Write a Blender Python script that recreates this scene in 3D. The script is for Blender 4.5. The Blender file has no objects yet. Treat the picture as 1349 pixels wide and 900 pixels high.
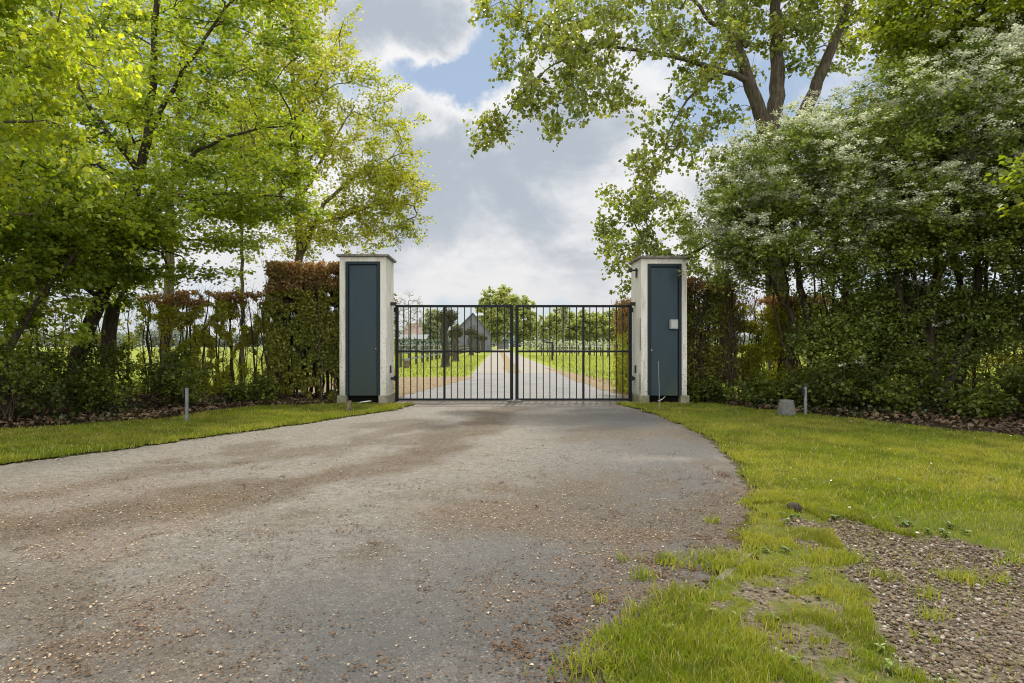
import bpy, bmesh, math, random
import numpy as np
from mathutils import Vector
R = math.radians
SC = bpy.context.scene
COL = SC.collection
F, HZ, VX, EYE = 830.0, 455.0, 655.0, 1.2      # lens constant, horizon row, vanishing column, eye height
def gp(px, py):                                  # ground point seen at a place in the photo
    Y = EYE * F / (py - HZ); return ((px - VX) / F * Y, Y)
def at(px, py, Y): return np.array([(px - VX) / F * Y, Y, EYE + (HZ - py) / F * Y])

# ------------------------------------------------------------------ objects
def new_obj(name, me, mat=None, parent=None):
    o = bpy.data.objects.new(name, me); COL.objects.link(o)
    if mat is not None and me is not None and not me.materials: me.materials.append(mat)
    if parent is not None: o.parent = parent
    return o
def tag(o, label=None, cat=None, group=None, kind=None):
    if label: o['label'] = label
    if cat: o['category'] = cat
    if group: o['group'] = group
    if kind: o['kind'] = kind
    return o
def thing(name, label, cat, loc=(0, 0, 0), rz=0, group=None):
    o = bpy.data.objects.new(name, None); COL.objects.link(o); o.empty_display_size = .2
    o.location = loc; o.rotation_euler = (0, 0, rz)
    return tag(o, label, cat, group)
def copy_tree(o, parent=None):
    c = o.copy(); COL.objects.link(c)
    if parent is not None: c.parent = parent
    for ch in list(o.children): copy_tree(ch, c)
    return c
def mesh_np(name, V, Fc, smooth=False, attrs=None):
    V = np.asarray(V, np.float32); Fc = np.asarray(Fc, np.int32)
    me = bpy.data.meshes.new(name); k = Fc.shape[1]
    me.vertices.add(len(V)); me.vertices.foreach_set('co', V.ravel())
    me.loops.add(Fc.size); me.loops.foreach_set('vertex_index', Fc.ravel())
    me.polygons.add(len(Fc)); me.polygons.foreach_set('loop_start', np.arange(0, Fc.size, k, dtype=np.int32))
    if smooth: me.polygons.foreach_set('use_smooth', np.ones(len(Fc), bool))
    me.update(calc_edges=True)
    if attrs:
        for n, a in attrs.items():
            at_ = me.attributes.new(n, 'FLOAT', 'POINT'); at_.data.foreach_set('value', np.asarray(a, np.float32))
    return me
class Quads:
    def __init__(s): s.V, s.F, s.n = [], [], 0
    def add(s, V, Fc):
        s.V.append(np.asarray(V, np.float32)); s.F.append(np.asarray(Fc, np.int32) + s.n); s.n += len(V)
    def tube(s, P, r, k=6):
        P = np.asarray(P, float); r = np.asarray(r, float) * np.ones(len(P)); n = len(P)
        T = np.gradient(P, axis=0); T /= np.linalg.norm(T, axis=1)[:, None] + 1e-9
        ref = np.array([0.31, 0.95, 0.05]) if abs(T[:, 1]).mean() < .8 else np.array([.95, .1, .3])
        A = np.cross(T, ref); A /= np.linalg.norm(A, axis=1)[:, None] + 1e-9; B = np.cross(T, A)
        a = np.linspace(0, 2 * np.pi, k, endpoint=False)
        V = P[:, None] + r[:, None, None] * (np.cos(a)[None, :, None] * A[:, None] + np.sin(a)[None, :, None] * B[:, None])
        i, j = np.meshgrid(np.arange(n - 1), np.arange(k), indexing='ij'); j2 = (j + 1) % k
        Fc = np.stack([i * k + j, i * k + j2, (i + 1) * k + j2, (i + 1) * k + j], -1).reshape(-1, 4)
        s.add(V.reshape(-1, 3), Fc)
    def prisms(s, A, B, r0, r1):                 # many thin three-sided twigs
        A = np.asarray(A, float); B = np.asarray(B, float); n = len(A)
        T = B - A; T /= np.linalg.norm(T, axis=1)[:, None] + 1e-9
        U = np.cross(T, np.array([.3, .2, .93])); U /= np.linalg.norm(U, axis=1)[:, None] + 1e-9; W = np.cross(T, U)
        V = np.zeros((n, 6, 3))
        for q in range(3):
            d = math.cos(q * 2.094) * U + math.sin(q * 2.094) * W
            V[:, q] = A + d * r0; V[:, 3 + q] = B + d * r1
        f = np.array([[0, 1, 4, 3], [1, 2, 5, 4], [2, 0, 3, 5]])
        s.add(V.reshape(-1, 3), (np.arange(n)[:, None, None] * 6 + f[None]).reshape(-1, 4))
    def build(s, name, mat, parent=None, smooth=True):
        return new_obj(name, mesh_np(name, np.concatenate(s.V), np.concatenate(s.F), smooth), mat, parent)
class Solid:                                      # boxes, cylinders and prisms in one bmesh
    def __init__(s): s.bm = bmesh.new()
    def box(s, x0, x1, y0, y1, z0, z1):
        v = [s.bm.verts.new(p) for p in ((x0, y0, z0), (x1, y0, z0), (x1, y1, z0), (x0, y1, z0), (x0, y0, z1), (x1, y0, z1), (x1, y1, z1), (x0, y1, z1))]
        for f in ((3, 2, 1, 0), (4, 5, 6, 7), (0, 1, 5, 4), (1, 2, 6, 5), (2, 3, 7, 6), (3, 0, 4, 7)): s.bm.faces.new([v[i] for i in f])
        return s
    def prism(s, pts, z0, z1):
        a = [s.bm.verts.new((x, y, z0)) for x, y in pts]; b = [s.bm.verts.new((x, y, z1)) for x, y in pts]; n = len(pts)
        s.bm.faces.new(a[::-1]); s.bm.faces.new(b)
        for i in range(n): s.bm.faces.new((a[i], a[(i + 1) % n], b[(i + 1) % n], b[i]))
        return s
    def lathe(s, prof, c=(0, 0, 0), k=20, axis='z'):
        rings = []
        for r, h in prof:
            ring = []
            for q in range(k):
                a = 2 * math.pi * q / k; x, y = r * math.cos(a), r * math.sin(a)
                p = (c[0] + x, c[1] + y, c[2] + h) if axis == 'z' else ((c[0] + x, c[1] + h, c[2] + y) if axis == 'y' else (c[0] + h, c[1] + x, c[2] + y))
                ring.append(s.bm.verts.new(p))
            rings.append(ring)
        for a, b in zip(rings, rings[1:]):
            for q in range(k): s.bm.faces.new((a[q], a[(q + 1) % k], b[(q + 1) % k], b[q]))
        s.bm.faces.new(rings[0][::-1]); s.bm.faces.new(rings[-1])
        return s
    def face(s, pts): s.bm.faces.new([s.bm.verts.new(p) for p in pts]); return s
    def build(s, name, mat, parent=None, bevel=0, smooth=False):
        bmesh.ops.recalc_face_normals(s.bm, faces=s.bm.faces[:])
        if bevel:
            bmesh.ops.remove_doubles(s.bm, verts=s.bm.verts[:], dist=1e-5)
            es = [e for e in s.bm.edges if len(e.link_faces) == 2 and e.calc_face_angle(0) > .5]
            bmesh.ops.bevel(s.bm, geom=es, offset=bevel, segments=2, affect='EDGES', profile=.6)
        me = bpy.data.meshes.new(name); s.bm.to_mesh(me); s.bm.free()
        if smooth:
            for p in me.polygons: p.use_smooth = True
        return new_obj(name, me, mat, parent)

# ------------------------------------------------------------------ noise on the python side
def vnoise(x, y, seed=0):
    x = np.asarray(x, float); y = np.asarray(y, float)
    xi = np.floor(x).astype(np.int64); yi = np.floor(y).astype(np.int64); fx = x - xi; fy = y - yi
    fx = fx * fx * (3 - 2 * fx); fy = fy * fy * (3 - 2 * fy)
    def h(a, b):
        n = (a * 374761393 + b * 668265263 + seed * 69069) & 0xffffffff
        n = ((n ^ (n >> 13)) * 1274126177) & 0xffffffff
        return ((n ^ (n >> 16)) & 0xffff) / 65535.0
    return (h(xi, yi) * (1 - fx) + h(xi + 1, yi) * fx) * (1 - fy) + (h(xi, yi + 1) * (1 - fx) + h(xi + 1, yi + 1) * fx) * fy
def fbm(x, y, seed=0, o=4):
    s = 0; a = .5; t = 0
    for i in range(o): s = s + a * vnoise(x * 2 ** i, y * 2 ** i, seed + i * 17); t += a; a *= .55
    return s / t
def sstep(a, b, x): t = np.clip((x - a) / (b - a), 0, 1); return t * t * (3 - 2 * t)
def inside(px, py, poly):
    poly = np.asarray(poly); c = np.zeros(len(px), bool); n = len(poly)
    for i in range(n):
        x0, y0 = poly[i]; x1, y1 = poly[(i + 1) % n]
        if y0 == y1: continue
        c ^= ((y0 > py) != (y1 > py)) & (px < (x1 - x0) * (py - y0) / (y1 - y0) + x0)
    return c
def dist_poly(px, py, pts):                       # distance to a polyline
    d = np.full(len(px), 1e9)
    for (x0, y0), (x1, y1) in zip(pts, pts[1:]):
        L = (x1 - x0) ** 2 + (y1 - y0) ** 2 + 1e-12
        t = np.clip(((px - x0) * (x1 - x0) + (py - y0) * (y1 - y0)) / L, 0, 1)
        d = np.minimum(d, np.hypot(px - x0 - t * (x1 - x0), py - y0 - t * (y1 - y0)))
    return d
def smooth_line(P, step=.25, amp=0, rng=None):    # Catmull-Rom through points
    P = np.asarray(P, float); out = []
    Q = np.vstack([2 * P[0] - P[1], P, 2 * P[-1] - P[-2]])
    for i in range(1, len(Q) - 2):
        n = max(2, int(np.linalg.norm(Q[i + 1] - Q[i]) / step))
        for t in np.arange(n) / n:
            a, b, c, d = Q[i - 1], Q[i], Q[i + 1], Q[i + 2]
            out.append(.5 * (2 * b + (c - a) * t + (2 * a - 5 * b + 4 * c - d) * t * t + (3 * b - a - 3 * c + d) * t ** 3))
    out.append(P[-1]); out = np.array(out)
    if amp and rng is not None: out[1:-1] += rng.normal(0, amp, out[1:-1].shape)
    return out

# ------------------------------------------------------------------ materials
class NT:
    def __init__(s, name):
        s.m = bpy.data.materials.new(name); s.m.use_nodes = True; s.t = s.m.node_tree; s.t.nodes.clear()
        s.out = s.n('ShaderNodeOutputMaterial')
    def n(s, typ, **k):
        nd = s.t.nodes.new(typ)
        for a, b in k.items(): setattr(nd, a, b)
        return nd
    def set(s, sock, v):
        if isinstance(v, bpy.types.NodeSocket): s.t.links.new(v, sock)
        elif v is not None: sock.default_value = (tuple(v) + (1,) if sock.type == 'RGBA' and len(v) == 3 else v) if hasattr(v, '__len__') else v
    def pos(s): return s.n('ShaderNodeNewGeometry').outputs['Position']
    def noise(s, vec, scale, detail=4, rough=.55, dist=0, out='Fac'):
        nd = s.n('ShaderNodeTexNoise'); s.set(nd.inputs['Vector'], vec); s.set(nd.inputs['Scale'], scale)
        nd.inputs['Detail'].default_value = detail; nd.inputs['Roughness'].default_value = rough; nd.inputs['Distortion'].default_value = dist
        return nd.outputs[out]
    def vor(s, vec, scale, out='Distance', feature='F1'):
        nd = s.n('ShaderNodeTexVoronoi', feature=feature); s.set(nd.inputs['Vector'], vec); nd.inputs['Scale'].default_value = scale
        return nd.outputs[out]
    def math(s, op, a, b=None, c=None, clamp=False):
        nd = s.n('ShaderNodeMath', operation=op, use_clamp=clamp); s.set(nd.inputs[0], a); s.set(nd.inputs[1], b)
        if c is not None: s.set(nd.inputs[2], c)
        return nd.outputs[0]
    def ramp(s, f, a, b, lo=0., hi=1.):
        nd = s.n('ShaderNodeMapRange', interpolation_type='SMOOTHSTEP'); s.set(nd.inputs[0], f)
        for i, v in enumerate((a, b, lo, hi)): s.set(nd.inputs[i + 1], v)
        return nd.outputs[0]
    def mix(s, f, a, b, mode='MIX'):
        nd = s.n('ShaderNodeMix', data_type='RGBA', blend_type=mode)
        s.set(nd.inputs[0], f); s.set(nd.inputs[6], a); s.set(nd.inputs[7], b); return nd.outputs[2]
    def attr(s, name): return s.n('ShaderNodeAttribute', attribute_name=name).outputs['Fac']
    def island(s): return s.n('ShaderNodeNewGeometry').outputs['Random Per Island']
    def scalevec(s, vec, v):
        nd = s.n('ShaderNodeMapping'); s.set(nd.inputs[0], vec); nd.inputs['Scale'].default_value = v; return nd.outputs[0]
    def sep(s, vec): return s.n('ShaderNodeSeparateXYZ'), vec
    def xyz(s, vec):
        nd = s.n('ShaderNodeSeparateXYZ'); s.set(nd.inputs[0], vec); return nd.outputs
    def bump(s, h, strength, dist):
        nd = s.n('ShaderNodeBump'); s.set(nd.inputs['Height'], h); nd.inputs['Strength'].default_value = strength; nd.inputs['Distance'].default_value = dist
        return nd.outputs[0]
    def bsdf(s, color, rough=.8, spec=.3, metal=0, normal=None):
        nd = s.n('ShaderNodeBsdfPrincipled'); s.set(nd.inputs['Base Color'], color); s.set(nd.inputs['Roughness'], rough)
        s.set(nd.inputs['Specular IOR Level'], spec); s.set(nd.inputs['Metallic'], metal)
        if normal is not None: s.t.links.new(normal, nd.inputs['Normal'])
        return nd.outputs[0]
    def done(s, sh): s.t.links.new(sh, s.out.inputs['Surface']); return s.m

LEAF_GAIN = 3.2
def leaf_mat(name, cols, trans=.45, tint=(1.0, 1.0, .55), rough=.42, spec=.35, scale=.55, tstr=1.5):
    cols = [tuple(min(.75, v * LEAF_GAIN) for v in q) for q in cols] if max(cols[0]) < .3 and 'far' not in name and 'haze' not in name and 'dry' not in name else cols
    t = NT(name); p = t.pos(); r = t.island()
    c = t.mix(r, cols[0], cols[1])
    big = t.ramp(t.noise(p, scale, 2), .35, .65)
    c = t.mix(t.math('MULTIPLY', big, .75), c, cols[2])
    hsv = t.n('ShaderNodeHueSaturation'); t.set(hsv.inputs['Color'], c)
    t.set(hsv.inputs['Value'], t.ramp(t.math('FRACT', t.math('MULTIPLY', r, 37.7)), 0, 1, .7, 1.25))
    t.set(hsv.inputs['Hue'], t.ramp(t.math('FRACT', t.math('MULTIPLY', r, 91.3)), 0, 1, .485, .515)); c = hsv.outputs[0]
    tr = t.n('ShaderNodeBsdfTranslucent'); t.set(tr.inputs[0], t.mix(1.0, c, tuple(x * tstr for x in tint), 'MULTIPLY'))
    mx = t.n('ShaderNodeMixShader'); mx.inputs[0].default_value = trans
    t.t.links.new(t.bsdf(c, rough, spec), mx.inputs[1]); t.t.links.new(tr.outputs[0], mx.inputs[2])
    return t.done(mx.outputs[0])
def bark_mat(name, a, b, scale=9, moss=None, d=.02):
    t = NT(name); p = t.pos(); v = t.scalevec(p, (1, 1, .18))
    n = t.noise(v, scale * 2.2, 6, .65, .6); n2 = t.noise(p, 2.2, 3)
    c = t.mix(t.ramp(n, .35, .68), a, b)
    c = t.mix(t.ramp(n2, .5, .75, 0, .55), c, moss or tuple(x * .55 for x in a))
    return t.done(t.bsdf(c, .92, .15, normal=t.bump(n, .8, d)))
def plain(name, col, rough=.6, spec=.4, metal=0, var=.25, scale=6, bump=0):
    t = NT(name); p = t.pos(); n = t.noise(p, scale, 5, .6)
    c = t.mix(t.ramp(n, .3, .7), tuple(x * (1 - var) for x in col), tuple(min(1, x * (1 + var)) for x in col))
    return t.done(t.bsdf(c, t.ramp(n, .3, .7, rough - .08, rough + .08), spec, metal, t.bump(t.noise(p, scale * 20, 3), bump, .004) if bump else None))

M = {}
M['lime_leaf'] = leaf_mat('lime_leaf', ((.100, .124, .015), (.150, .164, .022), (.072, .095, .012)), .55, (1.15, 1.1, .32), .35, .55, .8, 1.55)
M['maple_leaf'] = leaf_mat('maple_leaf', ((.070, .088, .012), (.134, .140, .018), (.028, .046, .008)), .46, (1.1, 1.2, .35), .42, .35, .9, 1.6)
M['oak_leaf'] = leaf_mat('oak_leaf', ((.090, .108, .017), (.128, .138, .023), (.074, .094, .016)), .48, (1.25, 1.1, .3), .42, .4, .5, 1.6)
M['back_leaf'] = leaf_mat('back_leaf', ((.088, .102, .016), (.135, .138, .021), (.064, .082, .014)), .5, (1.15, 1.15, .35), .45, .35, .5, 1.6)
M['poplar_leaf'] = leaf_mat('poplar_leaf', ((0.053, 0.065, 0.016), (0.087, 0.093, 0.022), (0.040, 0.055, 0.015)), .45, (1.15, 1.12, .3), .33, .55, .6, 1.5)
M['haw_leaf'] = leaf_mat('haw_leaf', ((.056, .074, .014), (.098, .114, .024), (.036, .052, .012)), .32, (1.1, 1.15, .4), .4, .4, .8, 1.4)
M['bright_leaf'] = leaf_mat('bright_leaf', ((.056, .068, .010), (.088, .096, .015), (.038, .052, .009)), .5, (1.15, 1.15, .3), .4, .35, .7, 1.6)
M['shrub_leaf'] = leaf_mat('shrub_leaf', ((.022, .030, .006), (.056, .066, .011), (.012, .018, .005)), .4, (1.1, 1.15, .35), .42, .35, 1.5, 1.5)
M['hedge_leaf'] = leaf_mat('hedge_leaf', ((.058, .068, .013), (.094, .092, .019), (.050, .062, .012)), .35, (1.25, 1.0, .35), .55, .25, 1.4, 1.4)
M['russet_leaf'] = leaf_mat('russet_leaf', ((.082, .050, .025), (.120, .078, .038), (.074, .064, .024)), .4, (1.2, .95, .5), .55, .25, 1.5, 1.4) if True else leaf_mat('russet_leaf', ((0.090, 0.035, 0.016), (0.126, 0.057, 0.024), (0.066, 0.036, 0.014)), .4, (1.3, .9, .45), .55, .25, 1.5, 1.4)
M['hedge_green'] = leaf_mat('hedge_green', ((.098, .118, .016), (.155, .162, .023), (.100, .096, .020)), .45, (1.2, 1.1, .3), .5, .3, 1.4, 1.5)
M['far_leaf'] = leaf_mat('far_leaf', ((.36, .40, .15), (.44, .46, .19), (.32, .36, .16)), .35, (1.1, 1.1, .5), .6, .2, .12, 1.3)  # far leaf colours made paler, distance haze is put into them
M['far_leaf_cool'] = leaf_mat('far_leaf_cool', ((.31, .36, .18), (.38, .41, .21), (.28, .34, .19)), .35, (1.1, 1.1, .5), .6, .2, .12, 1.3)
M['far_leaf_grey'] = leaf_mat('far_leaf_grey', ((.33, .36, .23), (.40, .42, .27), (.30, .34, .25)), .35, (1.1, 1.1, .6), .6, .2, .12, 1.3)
M['pollard_leaf'] = leaf_mat('pollard_leaf', ((.028, .03, .010), (.05, .045, .018), (.025, .032, .010)), .3)
M['blossom'] = leaf_mat('blossom', ((.74, .76, .62), (.84, .85, .74), (.62, .66, .48)), .25, (1, 1, .85), .6, .2, 1.2, 1.0)
M['dry_leaf'] = leaf_mat('dry_leaf', ((.10, .062, .036), (.21, .15, .10), (.07, .045, .026)), .1, (1, .8, .5), .6, .3, 2.0, 1.0)
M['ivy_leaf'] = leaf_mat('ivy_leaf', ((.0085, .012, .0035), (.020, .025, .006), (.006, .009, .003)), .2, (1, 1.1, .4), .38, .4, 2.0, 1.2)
M['bark_dark'] = bark_mat('bark_dark', (.035, .028, .02), (.085, .07, .05), 9, (.04, .045, .016))
M['bark_grey'] = bark_mat('bark_grey', (.085, .072, .05), (.20, .175, .125), 8, (.085, .085, .035))
M['bark_poplar'] = bark_mat('bark_poplar', (.058, .049, .035), (.145, .124, .09), 8, (.055, .055, .024))
M['bark_mid'] = bark_mat('bark_mid', (.07, .06, .04), (.16, .14, .095), 9, (.07, .075, .03))
M['bark_far'] = bark_mat('bark_far', (.16, .145, .12), (.23, .21, .18), 4)  # far bark likewise paled for distance haze
M['bark_pollard'] = bark_mat('bark_pollard', (.038, .034, .026), (.09, .082, .062), 6, (.10, .105, .06))
M['stem'] = bark_mat('stem', (.045, .034, .022), (.11, .088, .058), 14, (.055, .05, .02))

# ------------------------------------------------------------------ trees
def leaves_mesh(name, P, A, N, L, W, fold=.28, curl=.12):
    """one six-point leaf per row: base P, axis A, up N, length L, half width W"""
    n = len(P); A = A / (np.linalg.norm(A, axis=1)[:, None] + 1e-9)
    B = np.cross(A, N); B /= np.linalg.norm(B, axis=1)[:, None] + 1e-9; N = np.cross(B, A)
    L = (L * np.ones(n))[:, None]; W = (W * np.ones(n))[:, None]
    V = np.zeros((n, 6, 3))
    V[:, 0] = P; V[:, 3] = P + A * L - N * L * curl
    for i, (t, w, sg) in enumerate(((.28, .92, 1), (.66, .78, 1))):
        V[:, 1 + i] = P + A * L * t + B * W * w + N * W * fold
        V[:, 5 - i] = P + A * L * t - B * W * w + N * W * fold
    f = np.array([[0, 1, 2, 3], [0, 3, 4, 5]])
    return V.reshape(-1, 3), (np.arange(n)[:, None, None] * 6 + f[None]).reshape(-1, 4)
def ell(rng, c, r, n, shell=.45, zmin=None):
    d = rng.normal(size=(n, 3)); d /= np.linalg.norm(d, axis=1)[:, None]
    p = np.array(c) + d * (rng.random(n) ** shell)[:, None] * np.array(r)
    if zmin is not None: p = p[p[:, 2] > zmin]
    return p
class Tree:
    def __init__(s, seed):
        s.rng = np.random.default_rng(seed); s.P = []; s.par = []; s.rx = []; s.D = []; s.stems = []; s.br = []; s.cl = []
    def stem(s, pts, r0, r1, wob=.02):
        pts = np.array(pts, float); L = smooth_line(pts, .22, wob, s.rng); n = len(L); rr = r0 + (r1 - r0) * np.linspace(0, 1, n) ** .8
        par = -1
        if s.P: par = int(np.argmin(np.linalg.norm(np.array(s.P) - L[0], axis=1)))
        T = np.gradient(L, axis=0); T /= np.linalg.norm(T, axis=1)[:, None]
        ids = []
        for i in range(n):
            s.P.append(L[i]); s.par.append(par); s.rx.append(rr[i]); s.D.append(T[i]); par = len(s.P) - 1; ids.append(par)
        s.stems.append((L, rr)); return s
    def clumps(s, C, sag=0.0):
        C = np.asarray(C, float); base = np.array(s.P)
        d = np.array([np.min(np.linalg.norm(base - c, axis=1)) for c in C]); rng = s.rng
        cap = len(s.P) + len(C) * 14; arr = np.zeros((cap, 3)); arr[:len(s.P)] = base; n = len(s.P)
        for i in np.argsort(d):
            c = C[i]; v = c - arr[:n]; dist = np.linalg.norm(v, axis=1)
            cost = dist + .7 * np.maximum(0, arr[:n, 2] - c[2] - .1)
            k = int(np.argmin(cost)); dd = dist[k]
            if dd < .05: s.cl.append(c); continue
            m = min(12, max(2, int(dd / .28))); u = v[k] / dd
            ctrl = arr[k] + (.55 * np.array(s.D[k]) + .45 * u) * dd * .45 + np.array([0, 0, .12 * dd])
            t = np.linspace(0, 1, m + 1)[1:, None]
            pts = (1 - t) ** 2 * arr[k] + 2 * t * (1 - t) * ctrl + t * t * c
            pts[:-1] += rng.normal(0, .035, (m, 3))[:-1] * min(1, dd)
            par = k; ids = [k]
            for q in range(m):
                s.P.append(pts[q]); s.par.append(par); s.rx.append(0); prev = pts[q - 1] if q else arr[k]
                dv = pts[q] - prev; s.D.append(dv / (np.linalg.norm(dv) + 1e-9)); arr[n] = pts[q]; par = n; ids.append(n); n += 1
            s.br.append(ids); s.cl.append(c)
        return s
    def finish(s, name, label, cat, bark, leafm, base=None, per=90, twigs=5, tl=.45, leaf=.08, asp=.42, flat=.45, droop=.35, up=.9,
               centre=None, group=None, rtip=.0045, prune=None, extra=None, size_var=.45, thr=1.0):
        rng = s.rng; base = np.array(s.stems[0][0][0]) if base is None else np.array(base)
        root = thing(name, label, cat, tuple(base), 0, group); off = -base
        P = np.array(s.P); n = len(P); cnt = np.zeros(n)
        for ids in s.br: cnt[ids[-1]] += 1
        for i in range(n - 1, -1, -1):
            if s.par[i] >= 0: cnt[s.par[i]] += max(cnt[i], 0)
        rad = np.maximum(np.array(s.rx), rtip * np.maximum(cnt, 1) ** .47)
        q = Quads()
        for L, rr in s.stems:
            rr = rr.copy(); 
            q.tube(L + off, rr, 10 if rr[0] > .06 else 7)
        q.build('trunk', bark, root)
        b = Quads()
        for ids in s.br:
            r = rad[ids].copy(); r[0] = min(r[0], r[1] * 1.2); b.tube(P[ids] + off, r, 5)
        C = np.array(s.cl)
        if len(C):
            cc = C.mean(0) if centre is None else np.array(centre)
            od = C - cc; od /= np.linalg.norm(od, axis=1)[:, None] + 1e-9
            k = twigs; Ct = np.repeat(C, k, 0)
            D = np.repeat(od, k, 0) * .7 + rng.normal(0, .75, (len(Ct), 3)); D[:, 2] *= flat; D /= np.linalg.norm(D, axis=1)[:, None] + 1e-9
            Lt = tl * rng.uniform(.55, 1.3, len(Ct))
            E = Ct + D * Lt[:, None]; E[:, 2] -= droop * .3 * Lt
            b.prisms(Ct + off, E + off, rtip * .8, rtip * .35)
            m = max(1, per // k); tw = np.repeat(np.arange(len(Ct)), m); N = len(tw)
            t = rng.random(N) ** .7
            p = Ct[tw] + (E - Ct)[tw] * t[:, None] + rng.normal(0, .035 + leaf * .35, (N, 3))
            keep = np.ones(N, bool)
            if thr < 1: keep = rng.random(N) < thr
            a = D[tw] * .5 + rng.normal(0, .6, (N, 3)); a[:, 2] = a[:, 2] * .6 - droop
            nn = rng.normal(0, .55, (N, 3)); nn[:, 2] += up
            sz = leaf * rng.uniform(1 - size_var, 1 + size_var, N)
            V, Fc = leaves_mesh('crown', p[keep] + off, a[keep], nn[keep], sz[keep], sz[keep] * asp)
            new_obj('crown', mesh_np('crown', V, Fc), leafm, root)
        if b.V: b.build('branches', bark, root)
        s.root = root; s.off = off
        return root

# ------------------------------------------------------------------ camera, world, sun
cam = bpy.data.cameras.new('camera'); co = bpy.data.objects.new('camera', cam); COL.objects.link(co)
co.location = (0, 0, EYE); co.rotation_euler = (R(90), 0, 0)
cam.sensor_width = 36; cam.lens = F / 1349 * 36; cam.shift_x = 19.5 / 1349; cam.shift_y = 5 / 1349
cam.clip_start = .05; cam.clip_end = 6000; SC.camera = co
SUN_EL, SUN_AZ = 62, 8                      # azimuth from +Y towards +X
sl = bpy.data.lights.new('sun', 'SUN'); so = bpy.data.objects.new('sun', sl); COL.objects.link(so)
sl.energy = 4.3; sl.angle = R(3.0); sl.color = (1, .93, .80)
sd = Vector((math.sin(R(SUN_AZ)) * math.cos(R(SUN_EL)), math.cos(R(SUN_AZ)) * math.cos(R(SUN_EL)), math.sin(R(SUN_EL))))
so.rotation_euler = sd.to_track_quat('Z', 'Y').to_euler()
W = bpy.data.worlds.new('World'); SC.world = W; W.use_nodes = True
w = NT.__new__(NT); w.m = W; w.t = W.node_tree; w.t.nodes.clear(); w.out = w.n('ShaderNodeOutputWorld')
sky = w.n('ShaderNodeTexSky', sky_type='NISHITA'); sky.sun_disc = False; sky.sun_elevation = R(SUN_EL); sky.sun_rotation = R(SUN_AZ)
sky.air_density = 1.0; sky.dust_density = .6; sky.ozone_density = 1.6
dirv = w.n('ShaderNodeTexCoord').outputs['Generated']; x, y, z = w.xyz(dirv)
az = w.math('ARCTAN2', x, y); el = w.math('ARCSINE', z)
n1 = w.noise(dirv, 4.2, 9, .60); n2 = w.noise(dirv, 9, 9, .62); n3 = w.noise(dirv, 2.0, 3, .5)
wob = w.noise(dirv, 6.5, 6, .6, out='Color'); wx, wy, wz = w.xyz(wob)
azw = w.math('ADD', az, w.math('MULTIPLY', w.math('SUBTRACT', wx, .5), .20)); elw = w.math('ADD', el, w.math('MULTIPLY', w.math('SUBTRACT', wy, .5), .15))
def blob(px, py, rx, ry, wt):
    a0 = math.atan((px - VX) / F); e0 = math.atan((HZ - py) / F * math.cos(a0))
    da = w.math('DIVIDE', w.math('SUBTRACT', azw, a0), rx / F); de = w.math('DIVIDE', w.math('SUBTRACT', elw, e0), ry / F)
    q = w.math('ADD', w.math('MULTIPLY', da, da), w.math('MULTIPLY', de, de))
    return w.math('MULTIPLY', w.math('EXPONENT', w.math('MULTIPLY', q, -1)), wt)
dens = w.math('MULTIPLY_ADD', w.math('SUBTRACT', n1, .5), 1.0, .42)
dens = w.math('ADD', dens, w.math('MULTIPLY', w.math('SUBTRACT', n2, .5), .35))
for bl in ((525, 30, 110, 75, .75), (690, 240, 190, 95, .62), (560, 200, 120, 60, .35), (640, 350, 420, 60, .30), (800, 130, 130, 50, .25),
           (590, 112, 85, 26, -.55), (480, 130, 80, 30, -.35), (650, 40, 45, 60, -.45), (900, 160, 110, 60, -.30), (700, 60, 80, 40, .2), (600, 345, 60, 14, -.12)):
    dens = w.math('ADD', dens, blob(*bl))
mask = w.ramp(dens, .34, .60)
n4 = w.noise(w.scalevec(dirv, (1, 1, 1.8)), 5.5, 10, .58, .5)
core = w.ramp(w.math('ADD', dens, w.math('MULTIPLY', w.math('SUBTRACT', n4, .5), 1.5)), .50, 1.12)
white, grey = (9.3, 9.3, 9.3), (4.75, 5.3, 6.05)
cc = w.mix(core, white, grey)
low = w.ramp(el, .02, .24, 1, 0)
cc = w.mix(w.math('MULTIPLY', low, .55), cc, (7.3, 7.2, 7.35))
back = w.math('MAXIMUM', w.ramp(y, .45, -.25, 0, 1), w.ramp(z, .50, .80, 0, 1))   # added fill: unseen sky overhead and behind the camera, brightened for facing sides
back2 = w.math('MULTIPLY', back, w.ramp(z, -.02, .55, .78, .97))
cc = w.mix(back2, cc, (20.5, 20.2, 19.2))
bg1 = w.n('ShaderNodeBackground'); w.set(bg1.inputs[0], w.mix(.5, sky.outputs[0], (5.6, 6.8, 8.3))); bg1.inputs[1].default_value = .1
bg2 = w.n('ShaderNodeBackground'); w.set(bg2.inputs[0], cc); bg2.inputs[1].default_value = .1
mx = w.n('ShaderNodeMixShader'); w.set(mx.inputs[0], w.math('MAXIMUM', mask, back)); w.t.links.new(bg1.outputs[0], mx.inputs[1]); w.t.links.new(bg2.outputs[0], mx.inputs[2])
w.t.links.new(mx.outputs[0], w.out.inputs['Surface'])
SC.view_settings.view_transform = 'Standard'; SC.view_settings.look = 'None'; SC.view_settings.exposure = 0
SC.render.engine = 'CYCLES'; c_ = SC.cycles; c_.use_denoising = True; c_.max_bounces = 8; c_.diffuse_bounces = 4; c_.glossy_bounces = 2; c_.transmission_bounces = 4; c_.transparent_max_bounces = 4
c_.use_adaptive_sampling = True; c_.adaptive_threshold = .01; SC.cycles.pixel_filter_type = 'BLACKMAN_HARRIS'; SC.cycles.filter_width = 1.05; c_.denoising_prefilter = 'ACCURATE'; c_.sample_clamp_indirect = 4

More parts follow.
